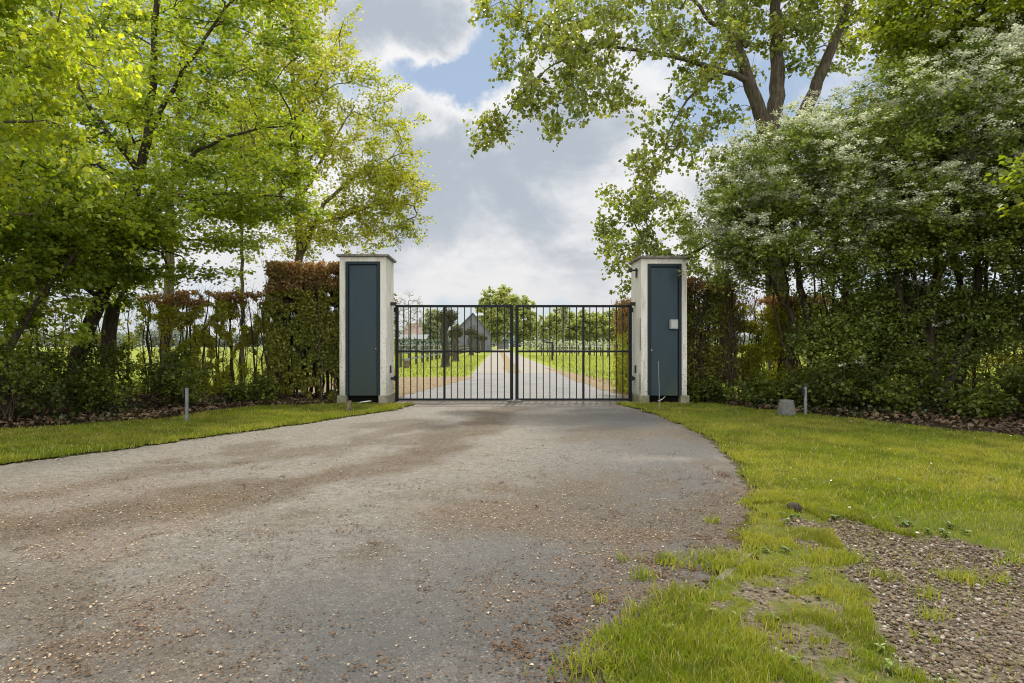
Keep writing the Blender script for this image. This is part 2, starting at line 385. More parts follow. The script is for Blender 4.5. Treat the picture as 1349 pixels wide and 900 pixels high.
# ------------------------------------------------------------------ ground sheets
def sheet(name, poly, z, mat, step=None, attr=None, kind='structure', ragged=.16):
    if step is None:
        s = Solid(); s.face([(x, y, z) for x, y in poly]); o = s.build(name, mat)
        return tag(o, kind=kind)
    poly = np.array(poly); x0, y0 = poly.min(0); x1, y1 = poly.max(0)
    nx = int((x1 - x0) / step) + 2; ny = int((y1 - y0) / step) + 2
    X, Y = np.meshgrid(x0 + np.arange(nx) * step, y0 + np.arange(ny) * step, indexing='ij'); X = X.ravel(); Y = Y.ravel()
    i, j = np.meshgrid(np.arange(nx - 1), np.arange(ny - 1), indexing='ij'); i = i.ravel(); j = j.ravel()
    Fc = np.stack([i * ny + j, (i + 1) * ny + j, (i + 1) * ny + j + 1, i * ny + j + 1], 1)
    ra = ragged; wob_x = X + (fbm(X * 3, Y * 3, 5, 6) - .5) * ra; wob_y = Y + (fbm(X * 3, Y * 3, 9, 6) - .5) * ra
    ctr = inside(wob_x, wob_y, poly); Fc = Fc[ctr[Fc].all(1)]
    used = np.unique(Fc); mp = np.full(len(X), -1); mp[used] = np.arange(len(used)); Fc = mp[Fc]; X = X[used]; Y = Y[used]
    at_ = attr(X, Y) if attr else None
    zz = z + (at_.pop('dz') if at_ and 'dz' in at_ else 0) * np.ones(len(X))
    me = mesh_np(name, np.stack([X, Y, zz], 1), Fc, True, at_)
    return tag(new_obj(name, me, mat), kind=kind)

t = NT('field_ground'); p = t.pos(); X_, Y_, Z_ = t.xyz(p)
n = t.noise(p, .05, 5); nf = t.noise(p, 1.3, 6, .7); nn = t.noise(p, 40, 3)
c = t.mix(t.ramp(nf, .35, .68), (.17, .215, .025), (.29, .31, .045)); c = t.mix(t.ramp(n, .42, .62, 0, .6), c, (.16, .19, .05))
c = t.mix(t.ramp(nn, .4, .7, 0, .5), c, (.06, .09, .015))
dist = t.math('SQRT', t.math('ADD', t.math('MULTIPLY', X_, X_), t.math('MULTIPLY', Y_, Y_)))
c = t.mix(t.ramp(dist, 90, 900, 0, .75), c, (.26, .30, .24))  # distance haze painted in: field colour fades to pale grey green
c = t.mix(t.ramp(Y_, 14.6, 13.2, 0, 1), c, (.06, .052, .03))
M['field'] = t.done(t.bsdf(c, .95, .1, normal=t.bump(nf, .6, .15)))
gnd = sheet('ground', [(-3000, -300), (3000, -300), (3000, 5000), (-3000, 5000)], 0, M['field'])

# edges of the drive in plan
L_EDGE = [(-40, -44), (-9.5, -.7), (-7.0, 3.1)] + [gp(0, 613), gp(120, 598), gp(250, 580), gp(400, 559), gp(470, 548), gp(520, 541), gp(547, 533)]
R_EDGE = [gp(812, 532), gp(845, 541), gp(900, 560), gp(935, 580), gp(962, 602), gp(982, 628), gp(992, 655), gp(990, 690), gp(980, 725), gp(945, 768), gp(900, 803), gp(840, 845), gp(790, 875), gp(745, 905), (-.05, 1.7), (-.5, 0), (-1.0, -4), (-1.5, -12)]
DRIVE = L_EDGE + [(-1.9, 13.3), (-2.2, 13.72), (2.9, 13.72), (2.75, 13.0)] + R_EDGE
band = [(-7, 1.6), gp(0, 700), gp(200, 668), gp(430, 632), gp(560, 590), gp(640, 555), (.2, 12)]
band2 = [(-8, 3.8), gp(0, 655), gp(250, 618), gp(430, 590), gp(540, 560)]
def drive_attr(X, Y):
    wx = X + (fbm(X * 1.1, Y * 1.1, 3) - .5) * .9; wy = Y + (fbm(X * 1.1, Y * 1.1, 4) - .5) * .9
    d1 = dist_poly(wx, wy, band); d2 = dist_poly(wx, wy, band2)
    grit = np.maximum(1 - sstep(.18, .55, d1), .75 * (1 - sstep(.10, .32, d2)))
    grit = np.maximum(grit, sstep(.52, .66, fbm(X * .7, Y * .7, 21)) * .7)
    grit *= .55 + .75 * fbm(X * 5, Y * 5, 8)
    de = dist_poly(wx, wy, R_EDGE)
    dark = (1 - sstep(.5, 2.8, de)) * sstep(.30, .56, fbm(X * .9, Y * .9, 31) + .15)
    rx, ry = gp(665, 682); rust = 1 - sstep(.2, .85, np.hypot((wx - rx) * .9, (wy - ry) * 1.5))
    rust = np.maximum(rust, sstep(.52, .70, fbm(X * 1.3, Y * 1.3, 41)) * (1 - sstep(4, 7, Y)))
    rust = np.maximum(rust, .8 * (1 - sstep(.05, .5, de)) * sstep(.4, .6, fbm(X * 2, Y * 2, 43)))
    wet = sstep(.5, .62, fbm(X * .6 + 3, Y * .25, 51)) * sstep(9, 12, Y)
    return dict(grit=grit, dark=dark, rust=rust, wet=wet, dz=(fbm(X * .8, Y * .8, 61) - .5) * .006)
t = NT('old_asphalt'); p = t.pos()
f1 = t.noise(p, 190, 4, .8); f2 = t.noise(p, 38, 6, .75); f3 = t.noise(p, 2.6, 6, .65); v = t.vor(p, 120, 'Color')
vr = t.xyz(v)[0]; vg = t.xyz(v)[1]
c = t.mix(f3, (.158, .147, .135), (.258, .239, .216)); c = t.mix(t.ramp(f1, .32, .70), t.mix(1, c, (.48, .48, .49), 'MULTIPLY'), t.mix(1, c, (1.38, 1.35, 1.3), 'MULTIPLY'))
f5 = t.noise(p, 13, 9, .82); f6 = t.noise(p, 75, 3, .6); c = t.mix(t.ramp(f5, .36, .64), t.mix(1, c, (.70, .68, .66), 'MULTIPLY'), t.mix(1, c, (1.24, 1.25, 1.26), 'MULTIPLY')); c = t.mix(t.ramp(f6, .58, .66, 0, .55), c, (.36, .315, .25)); c = t.mix(t.ramp(f6, .42, .34, 0, .5), c, (.06, .052, .045))
c = t.mix(t.math('MULTIPLY', t.attr('dark'), .85), c, t.mix(f1, (.035, .036, .039), (.13, .13, .132)))
g = t.mix(vr, (.034, .025, .017), (.155, .118, .080))
c = t.mix(t.math('MULTIPLY', t.attr('grit'), t.ramp(f2, .24, .50)), c, g)
c = t.mix(t.math('MULTIPLY', t.math('MULTIPLY', t.attr('rust'), .75), t.ramp(f2, .42, .62)), c, t.mix(vg, (.075, .04, .02), (.23, .145, .075)))
wv = t.n('ShaderNodeVectorMath', operation='ADD'); t.set(wv.inputs[0], p); sc_ = t.n('ShaderNodeVectorMath', operation='SCALE'); t.set(sc_.inputs[0], t.noise(p, 3.5, 5, .7, out='Color')); sc_.inputs['Scale'].default_value = .55; t.set(wv.inputs[1], sc_.outputs[0])
ck = t.vor(wv.outputs[0], .85, 'Distance', 'DISTANCE_TO_EDGE'); ck = t.math('MULTIPLY', t.ramp(ck, .004, .016, 1, 0), t.ramp(t.noise(p, .7, 2), .46, .56)); c = t.mix(t.math('MULTIPLY', ck, .28), c, (.03, .026, .02))
c = t.mix(t.ramp(vg, .92, .96, 0, .3), c, (.40, .36, .29))
c = t.mix(t.ramp(vr, .10, .05, 0, .6), c, (.05, .045, .04))
ro = t.math('SUBTRACT', t.ramp(f1, .3, .7, .72, .95), t.math('MULTIPLY', t.attr('wet'), .30))
h = t.math('ADD', f1, t.math('MULTIPLY', f2, .8))
M['asphalt'] = t.done(t.bsdf(c, ro, .35, normal=t.bump(h, .9, .012)))
# left verge line bends; the drive opens out to the left in front of the lawn
near_poly = [(-16, -1.0), (-16, -.2), (-12, 1.2)] + L_EDGE[2:] + [(-1.9, 13.3), (-2.2, 13.72), (2.9, 13.72), (2.75, 13.0)] + R_EDGE[:-2] + [(-.6, -1.0)]
sheet('driveway', near_poly, .004, M['asphalt'], .06, drive_attr)

# the drive beyond the gate
t = NT('apron'); p = t.pos(); X_, Y_, Z_ = t.xyz(p)
f1 = t.noise(p, 60, 4, .8); f3 = t.noise(p, .9, 5, .65)
c = t.mix(f3, (.135, .13, .13), (.20, .193, .19)); c = t.mix(t.ramp(f1, .4, .7, 0, .5), c, (.10, .095, .09))
M['apron'] = t.done(t.bsdf(c, t.ramp(f3, .4, .6, .34, .75), .5, normal=t.bump(f1, .3, .01)))
sheet('road', [(-2.6, 13.76), (3.5, 13.76), (3.25, 20), (2.95, 27), (-1.05, 27), (-1.3, 22), (-1.9, 18)], .006, M['apron'], .12)
t = NT('sandy_track'); p = t.pos(); f1 = t.noise(p, 25, 4, .8); f3 = t.noise(p, .5, 5)
c = t.mix(f3, (.21, .19, .165), (.29, .265, .235)); c = t.mix(t.ramp(f1, .4, .7, 0, .4), c, (.17, .15, .13))
M['track'] = t.done(t.bsdf(c, .9, .2))
t = NT('brown_strip'); p = t.pos(); f1 = t.noise(p, 9, 5, .75); f2 = t.noise(p, 50, 3)
c = t.mix(t.ramp(f1, .35, .65), (.24, .175, .11), (.17, .155, .06)); c = t.mix(t.ramp(f2, .45, .7, 0, .6), c, (.26, .21, .15))
M['strip'] = t.done(t.bsdf(c, .95, .1))
sheet('path', [(-1.05, 27.02), (2.95, 27.02), (2.7, 60), (2.6, 220), (-.9, 220), (-1.0, 60)], .006, M['track'])
sheet('path_verge', [(.30, 27.2), (1.1, 27.2), (1.15, 60), (1.15, 215), (.4, 215), (.35, 60)], .011, M['strip'], .16)
t = NT('leafy_gravel'); p = t.pos(); f1 = t.noise(p, 14, 5, .8); vv = t.xyz(t.vor(p, 22, 'Color'))
c = t.mix(vv[0], (.12, .085, .05), (.33, .25, .165)); c = t.mix(t.ramp(f1, .5, .72, 0, .8), c, (.10, .12, .03))
M['leafy_gravel'] = t.done(t.bsdf(c, .95, .15, normal=t.bump(f1, .7, .03)))
sheet('path_edge', [(-5.5, 13.8), (-2.3, 13.8), (-1.6, 18), (-1.0, 22), (-.75, 24.2), (-5.5, 23.4)], .010, M['leafy_gravel'], .15)
sheet('path_shoulder', [(2.9, 13.8), (5.0, 13.8), (4.5, 18), (3.2, 28), (2.75, 34), (2.45, 34), (2.5, 22)], .010, M['leafy_gravel'], .15)
# threshold of dark setts under the gate
t = NT('setts'); p = t.pos(); br = t.n('ShaderNodeTexBrick'); t.set(br.inputs['Vector'], t.scalevec(p, (1, 1, 1))); br.inputs['Scale'].default_value = 4.5
br.inputs['Color1'].default_value = (.075, .065, .058, 1); br.inputs['Color2'].default_value = (.14, .12, .105, 1); br.inputs['Mortar'].default_value = (.03, .028, .02, 1); br.inputs['Mortar Size'].default_value = .018
nz = t.noise(p, 6, 5, .7)
c = t.mix(t.ramp(nz, .4, .65, 0, .4), br.outputs['Color'], (.19, .165, .135))
M['setts'] = t.done(t.bsdf(c, .75, .35, normal=t.bump(br.outputs['Fac'], -.5, .01)))
sheet('paving', [(-2.0, 12.75), (2.85, 12.75), (2.95, 13.74), (-2.3, 13.74)], .012, M['setts'], .06)

# beds of soil and lawns
LB = [(-14, 5.2), (-9, 7.4), gp(0, 568), gp(150, 559), gp(230, 552), (-5.15, 11.2), (-4.7, 12.2), (-3.35, 12.62), (-3.2, 12.85)]
RB = [(3.8, 12.85), gp(925, 531), gp(1000, 541), gp(1100, 551), gp(1230, 566), gp(1349, 578), (9.5, 6.6), (14, 5.2)]
t = NT('bed_soil'); p = t.pos(); f1 = t.noise(p, 16, 6, .75); f2 = t.noise(p, 2, 4)
c = t.mix(t.ramp(f1, .35, .65), (.020, .016, .011), (.060, .048, .032)); c = t.mix(t.ramp(f2, .5, .7, 0, .4), c, (.03, .04, .012))
M['soil'] = t.done(t.bsdf(c, .95, .1, normal=t.bump(f1, .8, .03)))
sheet('soil_left', LB + [(-3.2, 15.2), (-8, 16.5), (-14, 17)], .008, M['soil'], .15)
sheet('soil_right', RB + [(14, 15.2), (9, 15.6), (5, 15.2), (3.8, 14.6)], .008, M['soil'], .15)
t = NT('lawn_thatch'); p = t.pos(); f1 = t.noise(p, 30, 5, .75); f2 = t.noise(p, 1.8, 4)
c = t.mix(t.ramp(f1, .35, .65), (.05, .065, .012), (.105, .115, .022)); c = t.mix(t.ramp(f2, .5, .72, 0, .6), c, (.13, .12, .035))
M['thatch'] = t.done(t.bsdf(c, .95, .1))
LLAWN = [(-14, .5), (-12, 1.3)] + L_EDGE[2:] + [(-2.15, 12.9), (-3.2, 12.9)] + LB[::-1]
RLAWN = RB + [(14, -3), (-1.0, -3)] + R_EDGE[::-1][2:] + [(2.75, 12.9)]
sheet('lawn_left', LLAWN, .014, M['thatch'], .06, ragged=.34)
# bare, stony part of the verge on the right
t = NT('stony_soil'); p = t.pos(); f1 = t.noise(p, 45, 5, .75); f2 = t.noise(p, 3, 4); vv = t.xyz(t.vor(p, 70, 'Color'))[0]
c = t.mix(vv, (.055, .044, .032), (.17, .145, .115)); c = t.mix(t.ramp(f2, .45, .7, 0, .5), c, (.06, .042, .028))
M['stony'] = t.done(t.bsdf(c, .95, .15, normal=t.bump(f1, .8, .015)))
t = NT('verge'); p = t.pos(); a = t.attr('bare')
f1 = t.noise(p, 30, 5, .75); f2 = t.noise(p, 1.8, 4); f4 = t.noise(p, 45, 5, .75); vv = t.xyz(t.vor(p, 70, 'Color'))[0]
c = t.mix(t.ramp(f1, .35, .65), (.05, .065, .012), (.105, .115, .022)); c = t.mix(t.ramp(f2, .5, .72, 0, .6), c, (.13, .12, .035))
c2 = t.mix(vv, (.055, .044, .032), (.18, .155, .12)); c2 = t.mix(t.ramp(t.noise(p, 3, 4), .45, .7, 0, .5), c2, (.065, .045, .03))
M['verge'] = t.done(t.bsdf(t.mix(a, c, c2), .95, .15, normal=t.bump(f4, .8, .012)))
GRAVEL = [gp(1052, 700), gp(1090, 682), gp(1140, 686), gp(1200, 700), gp(1260, 716), gp(1349, 735), gp(1420, 760), (3.6, 2.0), (1.5, 1.2), gp(1200, 905), gp(1160, 840), gp(1130, 800), gp(1090, 745)]
DIRT = [gp(1000, 770), gp(1040, 745), gp(1085, 790), gp(1130, 850), gp(1200, 905), (1.2, 2.0), gp(1010, 880), gp(960, 830)]
def bare(X, Y):
    wx = X + (fbm(X * 4, Y * 4, 71, 6) - .5) * .75; wy = Y + (fbm(X * 4, Y * 4, 72, 6) - .5) * .75
    g = inside(wx, wy, GRAVEL).astype(float); d = inside(wx, wy, DIRT) * sstep(.40, .52, fbm(X * 7, Y * 7, 73))
    return g, np.clip(d, 0, 1)
def verge_attr(X, Y):
    g, d = bare(X, Y); return dict(bare=np.maximum(g, d), dz=-.012 * g + .02 * (fbm(X * 1.5, Y * 1.5, 75) - .5) * (Y < 5))
sheet('lawn_right', RLAWN, .018, M['verge'], .06, verge_attr, ragged=.34)

# ------------------------------------------------------------------ grass, litter, gravel (nobody could count them)
def blade_mat(name, a, b, cdry, scale=1.3):
    t = NT(name); p = t.pos(); r = t.island()
    c = t.mix(r, a, b); nz = t.noise(p, scale, 5, .68); c = t.mix(t.ramp(nz, .42, .62, 0, .9), c, cdry)
    c = t.mix(t.ramp(t.noise(p, scale * 2.7, 4, .7), .55, .38, 0, .55), c, tuple(x * .5 for x in a))
    c = t.mix(t.ramp(t.math('FRACT', t.math('MULTIPLY', r, 17.3)), .86, .89, 0, .8), c, (.40, .34, .17))
    tr = t.n('ShaderNodeBsdfTranslucent'); t.set(tr.inputs[0], t.mix(1, c, (1.5, 1.5, .5), 'MULTIPLY'))
    mx = t.n('ShaderNodeMixShader'); mx.inputs[0].default_value = .42
    t.t.links.new(t.bsdf(c, .5, .3), mx.inputs[1]); t.t.links.new(tr.outputs[0], mx.inputs[2]); return t.done(mx.outputs[0])
M['grass'] = blade_mat('grass_blades', (.125, .180, .012), (.215, .255, .018), (.29, .285, .045), .8)
M['grass_tall'] = blade_mat('grass_tall', (.15, .21, .018), (.25, .29, .03), (.26, .27, .05), 3)
def blades(rng, X, Y, Z, hgt, wid, lean=.45):
    n = len(X); a = rng.uniform(0, 2 * np.pi, n); b = rng.uniform(0, 2 * np.pi, n)
    s = np.stack([np.cos(a), np.sin(a), 0 * a], 1) * wid[:, None]; ld = np.stack([np.cos(b), np.sin(b), 0 * b], 1) * (hgt * lean * rng.random(n))[:, None]
    P = np.stack([X, Y, Z * np.ones(n)], 1); up = np.zeros((n, 3)); up[:, 2] = hgt
    V = np.zeros((n, 6, 3)); V[:, 0] = P - s; V[:, 1] = P + s
    V[:, 2] = P + up * .6 + ld * .4 + s * .75; V[:, 3] = P + up * .6 + ld * .4 - s * .75
    V[:, 4] = P + up * .95 + ld * 1.3 + s * .12; V[:, 5] = P + up * .95 + ld * 1.3 - s * .12
    f = np.array([[0, 1, 2, 3], [3, 2, 4, 5]])
    return V.reshape(-1, 3), (np.arange(n)[:, None, None] * 6 + f[None]).reshape(-1, 4)
def scatter(rng, n, x0, x1, y0, y1, bias=0):
    return rng.uniform(x0, x1, n), y0 + (y1 - y0) * rng.random(n) ** (1 + bias)
def in_view(X, Y, m=420): px = VX + F * X / np.maximum(Y, .3); return (px > -m) & (px < 1349 + m) & (Y > 1.9)
rng = np.random.default_rng(11)
X, Y = scatter(rng, 300000, -12, -1.6, 2.2, 12.9); k = inside(X + (fbm(X * 3, Y * 3, 5, 6) - .5) * .34 + rng.normal(0, .035, len(X)), Y + (fbm(X * 3, Y * 3, 9, 6) - .5) * .34 + rng.normal(0, .035, len(X)), LLAWN) & in_view(X, Y); X = X[k]; Y = Y[k]
h = (.022 + .03 * rng.random(len(X)) ** 2) * (.7 + .7 * fbm(X * 1.5, Y * 1.5, 83)); de = dist_poly(X, Y, L_EDGE); h *= 1 + .7 * (1 - sstep(.03, .2, de))
V, Fc = blades(rng, X, Y, .014, h, .0035 + .002 * rng.random(len(X)))
tag(new_obj('grass', mesh_np('grass', V, Fc), M['grass']), 'short bright grass strip between the leafy bed and the drive', 'grass', kind='stuff')
X, Y = scatter(rng, 470000, .0, 11, 1.7, 12.9, .25); xa, ya = scatter(rng, 190000, .0, 2.6, 1.9, 5.0); X = np.append(X, xa); Y = np.append(Y, ya)
g, d = bare(X, Y); wv = (fbm(X * 4, Y * 4, 84) - .5) * .22
k = inside(X + (fbm(X * 3, Y * 3, 5, 6) - .5) * .34 + rng.normal(0, .035, len(X)), Y + (fbm(X * 3, Y * 3, 9, 6) - .5) * .34 + rng.normal(0, .035, len(X)), RLAWN) & in_view(X, Y) & (rng.random(len(X)) > np.maximum(g * .97, d * .92))
fore = (Y < 4.7) & (X < 2.2); patch = sstep(.34, .66, .6 * fbm(X * 3.2, Y * 3.2, 86) + .4 * fbm(X * 11, Y * 11, 88)); k &= ~fore | (rng.random(len(X)) < .12 + .88 * patch); X = X[k]; Y = Y[k]; fore = fore[k]; patch = patch[k]; g = g[k]
h = (.02 + .03 * rng.random(len(X)) ** 2) * (.7 + .7 * fbm(X * 1.5, Y * 1.5, 87)); h = np.where(fore, (.014 + .042 * rng.random(len(X)) ** 1.8) * (.45 + .85 * patch), h)
h *= np.where(g > .5, .5, 1)
V, Fc = blades(rng, X, Y, .016, h, np.where(Y < 4.5, .0014, .0036) + .0013 * rng.random(len(X)), .7)
tag(new_obj('grass', mesh_np('grass', V, Fc), M['grass']), 'grass lawn and ragged verge right of the drive', 'grass', kind='stuff')
# tufts pushing through the asphalt edge and gravel
tx = []
for (px, py, n, s) in ((878, 744, 130, .05), (848, 764, 60, .03), (820, 740, 20, .02), (938, 690, 50, .03), (790, 795, 20, .02), (1268, 768, 150, .06), (1318, 770, 30, .02), (1220, 790, 60, .03), (1230, 818, 50, .03), (1165, 765, 60, .04), (1125, 740, 60, .05),
                       (935, 745, 260, .09), (900, 790, 240, .07), (860, 815, 260, .07), (820, 850, 260, .07), (955, 740, 200, .06), (1345, 745, 100, .06), (790, 880, 300, .08)):
    cx, cy = gp(px, py); tx.append((cx + rng.normal(0, s, n), cy + rng.normal(0, s * .8, n)))
X = np.concatenate([a for a, b in tx]); Y = np.concatenate([b for a, b in tx])
V, Fc = blades(rng, X, Y, .004, .03 + .05 * rng.random(len(X)), .002 + .0015 * rng.random(len(X)), 1.0)
tag(new_obj('weeds', mesh_np('weeds', V, Fc), M['grass_tall']), 'small grass tufts growing through asphalt edge and gravel', 'weeds', kind='stuff')
ros = []
for (px, py, n) in ((1235, 700, 16), (1262, 706, 14), (1205, 694, 10), (1120, 690, 12), (1100, 680, 10), (1062, 690, 12), (1310, 640, 9), (1180, 640, 8), (1080, 640, 8), (1020, 690, 9), (985, 820, 10), (900, 860, 9), (1110, 870, 9), (1050, 730, 9), (955, 870, 8)):
    cx, cy = gp(px, py)
    for q in range(3):
        x, y = cx + rng.normal(0, .10), cy + rng.normal(0, .08); a = rng.uniform(0, 6.28, n); ros.append((np.stack([x + 0 * a, y + 0 * a, .02 + .02 * rng.random(n)], 1), np.stack([np.cos(a), np.sin(a), rng.uniform(.15, .7, n)], 1), rng.uniform(.015, .042, n)))
P = np.concatenate([a for a, b, c in ros]); A = np.concatenate([b for a, b, c in ros]); S_ = np.concatenate([c for a, b, c in ros]); N = np.zeros_like(P); N[:, 2] = 1; N += rng.normal(0, .2, N.shape)
V, Fc = leaves_mesh('w', P, A, N, S_, S_ * .3, .25, .3); M['weed_leaf'] = leaf_mat('weed_leaf', ((.036, .052, .010), (.055, .07, .016), (.036, .05, .014)), .3)
tag(new_obj('weeds', mesh_np('weeds', V, Fc), M['weed_leaf']), 'low broad leaved weeds dotted in the grass around the gravel', 'weeds', kind='stuff')
# meadow beyond the gate
X, Y = scatter(rng, 90000, -22, 26, 14.5, 75, .7)
k = ((X < -1.15) & (Y > 23.6)) | (X > 3.3 + .0 * Y) | ((X < -5.5) | (X > 5)); k &= ~((X > -1.2) & (X < 3.0)); k &= (np.abs(X) > 2.2) | (Y > 20); X = X[k]; Y = Y[k]
V, Fc = blades(rng, X, Y, 0, (.035 + .11 * rng.random(len(X)) ** 2) * (.5 + fbm(X, Y, 91)), .008 + .010 * rng.random(len(X)), .6)
tag(new_obj('grass', mesh_np('grass', V, Fc), M['grass_tall']), 'longer meadow grass beyond the gate', 'grass', kind='stuff')
# flakes on the drive
def flakes(rng, X, Y, Z, s, up=1.0):
    n = len(X); a = rng.uniform(0, 2 * np.pi, n); A = np.stack([np.cos(a), np.sin(a), rng.normal(0, .15, n)], 1); N = rng.normal(0, .25, (n, 3)); N[:, 2] += up
    return leaves_mesh('f', np.stack([X, Y, Z + rng.random(n) * .004], 1), A, N, s, s * rng.uniform(.25, .5, n), .15, .1)
X, Y = scatter(rng, 230000, -9, 3, 1.9, 12.6, .6); k = inside(X, Y, near_poly) & in_view(X, Y); X = X[k]; Y = Y[k]
da = drive_attr(X, Y); pr = .035 + .34 * da['rust'] + .22 * sstep(.5, .7, fbm(X * 2.2, Y * 2.2, 95)) + .34 * da['grit']; k = rng.random(len(X)) < pr; X = X[k]; Y = Y[k]
V, Fc = flakes(rng, X, Y, .009, .006 + .012 * rng.random(len(X)) ** 1.8)
t = NT('bud_scales'); r = t.island(); c = t.mix(r, (.17, .115, .065), (.40, .33, .23)); c = t.mix(t.ramp(t.math('FRACT', t.math('MULTIPLY', r, 13.7)), .55, .6), c, (.10, .055, .028))
M['scales'] = t.done(t.bsdf(c, .7, .3))
tag(new_obj('debris', mesh_np('debris', V, Fc), M['scales']), 'tan bud scales and leaf bits strewn over the asphalt', 'leaf litter', kind='stuff')
# clots of rotted litter on the asphalt
tx = []
for i in range(700):
    x0 = rng.uniform(-3.5, 2.2); y0 = 2.1 + 5.5 * rng.random() ** 1.6
    if rng.random() < .45: px, py = R_EDGE[rng.integers(5, 13)]; x0 = px - abs(rng.normal(0, .35)); y0 = py + rng.normal(0, .3)
    n = int(rng.integers(4, 34)); a = rng.uniform(0, 3.14); L = rng.uniform(.03, .20)
    u = rng.normal(0, L, n); v_ = rng.normal(0, L * .35, n); tx.append((x0 + u * math.cos(a) - v_ * math.sin(a), y0 + u * math.sin(a) + v_ * math.cos(a)))
X = np.concatenate([a for a, b in tx]); Y = np.concatenate([b for a, b in tx]); k = inside(X, Y, near_poly); X = X[k]; Y = Y[k]
V, Fc = flakes(rng, X, Y, .010, .006 + .012 * rng.random(len(X)))
t = NT('rotted'); r = t.island(); M['rotted'] = t.done(t.bsdf(t.mix(r, (.045, .024, .012), (.15, .085, .042)), .85, .2))
tag(new_obj('debris', mesh_np('debris', V, Fc), M['rotted']), 'clots of rotted brown leaf litter on the asphalt', 'leaf litter', kind='stuff')
# dead leaves in the beds, on both sides
def bed_leaves(poly, n, lab, x0, x1, y0, y1):
    X, Y = scatter(rng, n, x0, x1, y0, y1); k = inside(X + (fbm(X * 3, Y * 3, 97) - .5) * .5, Y + (fbm(X * 3, Y * 3, 98) - .5) * .5, poly); X = X[k]; Y = Y[k]
    k = rng.random(len(X)) < .35 + .65 * sstep(.4, .6, fbm(X * 1.2, Y * 1.2, 99)); X = X[k]; Y = Y[k]; m = len(X)
    a = rng.normal(0, 1, (m, 3)); a[:, 2] *= .35; N = rng.normal(0, .5, (m, 3)); N[:, 2] += 1
    V, Fc = leaves_mesh('l', np.stack([X, Y, .012 + .05 * rng.random(m) ** 2 + .06 * fbm(X * 2, Y * 2, 3)], 1), a, N, rng.uniform(.05, .10, m), rng.uniform(.018, .035, m), .35, .25)
    tag(new_obj('leaves', mesh_np('leaves', V, Fc), M['dry_leaf']), lab, 'dead leaves', kind='stuff')
bed_leaves(LB + [(-3.2, 15.2), (-8, 16.5), (-14, 17)], 26000, 'dead leaves lying under the trees left of the gate', -13, -3.3, 6, 15)
bed_leaves(RB + [(14, 15.2), (9, 15.6), (5, 15.2), (3.8, 14.6)], 26000, 'dead leaves lying under the bushes right of the gate', 3.9, 13, 6, 15)
# low ivy and nettles in the beds
def groundcover(pts, lab, poly, n=90):
    P = []; 
    for (cx, cy, r, h) in pts:
        m = int(n * r * r * 9); a = rng.uniform(0, 6.283, m); q = r * rng.random(m) ** .5
        P.append(np.stack([cx + q * np.cos(a), cy + q * np.sin(a), .03 + h * rng.random(m) * (1 - (q / r) ** 2) + .02], 1))
    P = np.concatenate(P); P = P[inside(P[:, 0], P[:, 1], poly)]; m = len(P); a = rng.normal(0, 1, (m, 3)); a[:, 2] -= .2; N = rng.normal(0, .45, (m, 3)); N[:, 2] += 1
    s = rng.uniform(.03, .065, m); V, Fc = leaves_mesh('g', P, a, N, s, s * .45, .25, .2)
    tag(new_obj('ground_cover', mesh_np('ground_cover', V, Fc), M['ivy_leaf']), lab, 'ground cover', kind='stuff')
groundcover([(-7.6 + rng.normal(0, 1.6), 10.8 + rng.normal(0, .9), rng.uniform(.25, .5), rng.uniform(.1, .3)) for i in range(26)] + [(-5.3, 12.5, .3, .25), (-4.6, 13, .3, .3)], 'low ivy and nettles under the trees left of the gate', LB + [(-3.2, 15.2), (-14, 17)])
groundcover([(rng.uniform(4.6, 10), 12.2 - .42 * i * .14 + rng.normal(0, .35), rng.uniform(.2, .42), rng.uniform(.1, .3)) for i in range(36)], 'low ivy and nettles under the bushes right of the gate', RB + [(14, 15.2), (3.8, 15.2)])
# gravel stones
def pebbles(X, Y, Z, S):
    bm = bmesh.new(); bmesh.ops.create_icosphere(bm, subdivisions=1, radius=1); bm.verts.ensure_lookup_table()
    B = np.array([v.co[:] for v in bm.verts]); Fb = np.array([[v.index for v in f.verts] for f in bm.faces]); bm.free(); n = len(X); m = len(B)
    sc = S[:, None] * rng.uniform(.6, 1.2, (n, 3)) * np.array([1, 1, .65]); a = rng.uniform(0, 6.28, n); ca, sa = np.cos(a)[:, None], np.sin(a)[:, None]
    V = B[None] * (1 + rng.normal(0, .13, (n, m, 1))) * sc[:, None]; x = V[..., 0] * ca - V[..., 1] * sa; y = V[..., 0] * sa + V[..., 1] * ca
    V = np.stack([x + X[:, None], y + Y[:, None], V[..., 2] + Z[:, None] + S[:, None] * .15], -1)
    return V.reshape(-1, 3), (np.arange(n)[:, None, None] * m + Fb[None]).reshape(-1, 3)
X, Y = scatter(rng, 34000, .9, 4.2, 1.9, 4.6, .3); g, d = bare(X, Y); k = (rng.random(len(X)) < np.maximum(g, .22 * d)) & in_view(X, Y); X = X[k]; Y = Y[k]
S = .0035 + .010 * rng.random(len(X)) ** 2.2
V, Fc = pebbles(X, Y, .008 + .006 * rng.random(len(X)), S)
t = NT('pebble'); r = t.island(); p = t.pos(); c = t.mix(r, (.092, .070, .048), (.245, .20, .150)); c = t.mix(t.ramp(t.math('FRACT', t.math('MULTIPLY', r, 23.1)), .55, .65), c, (.10, .068, .042)); c = t.mix(t.ramp(t.math('FRACT', t.math('MULTIPLY', r, 7.7)), .90, .92), c, (.34, .32, .29))
M['pebble'] = t.done(t.bsdf(c, .75, .3, normal=t.bump(t.noise(p, 300, 3), .4, .002)))
tag(new_obj('gravel', mesh_np('gravel', V, Fc, True), M['pebble']), 'loose brown and grey gravel beside the grass verge', 'gravel', kind='stuff')
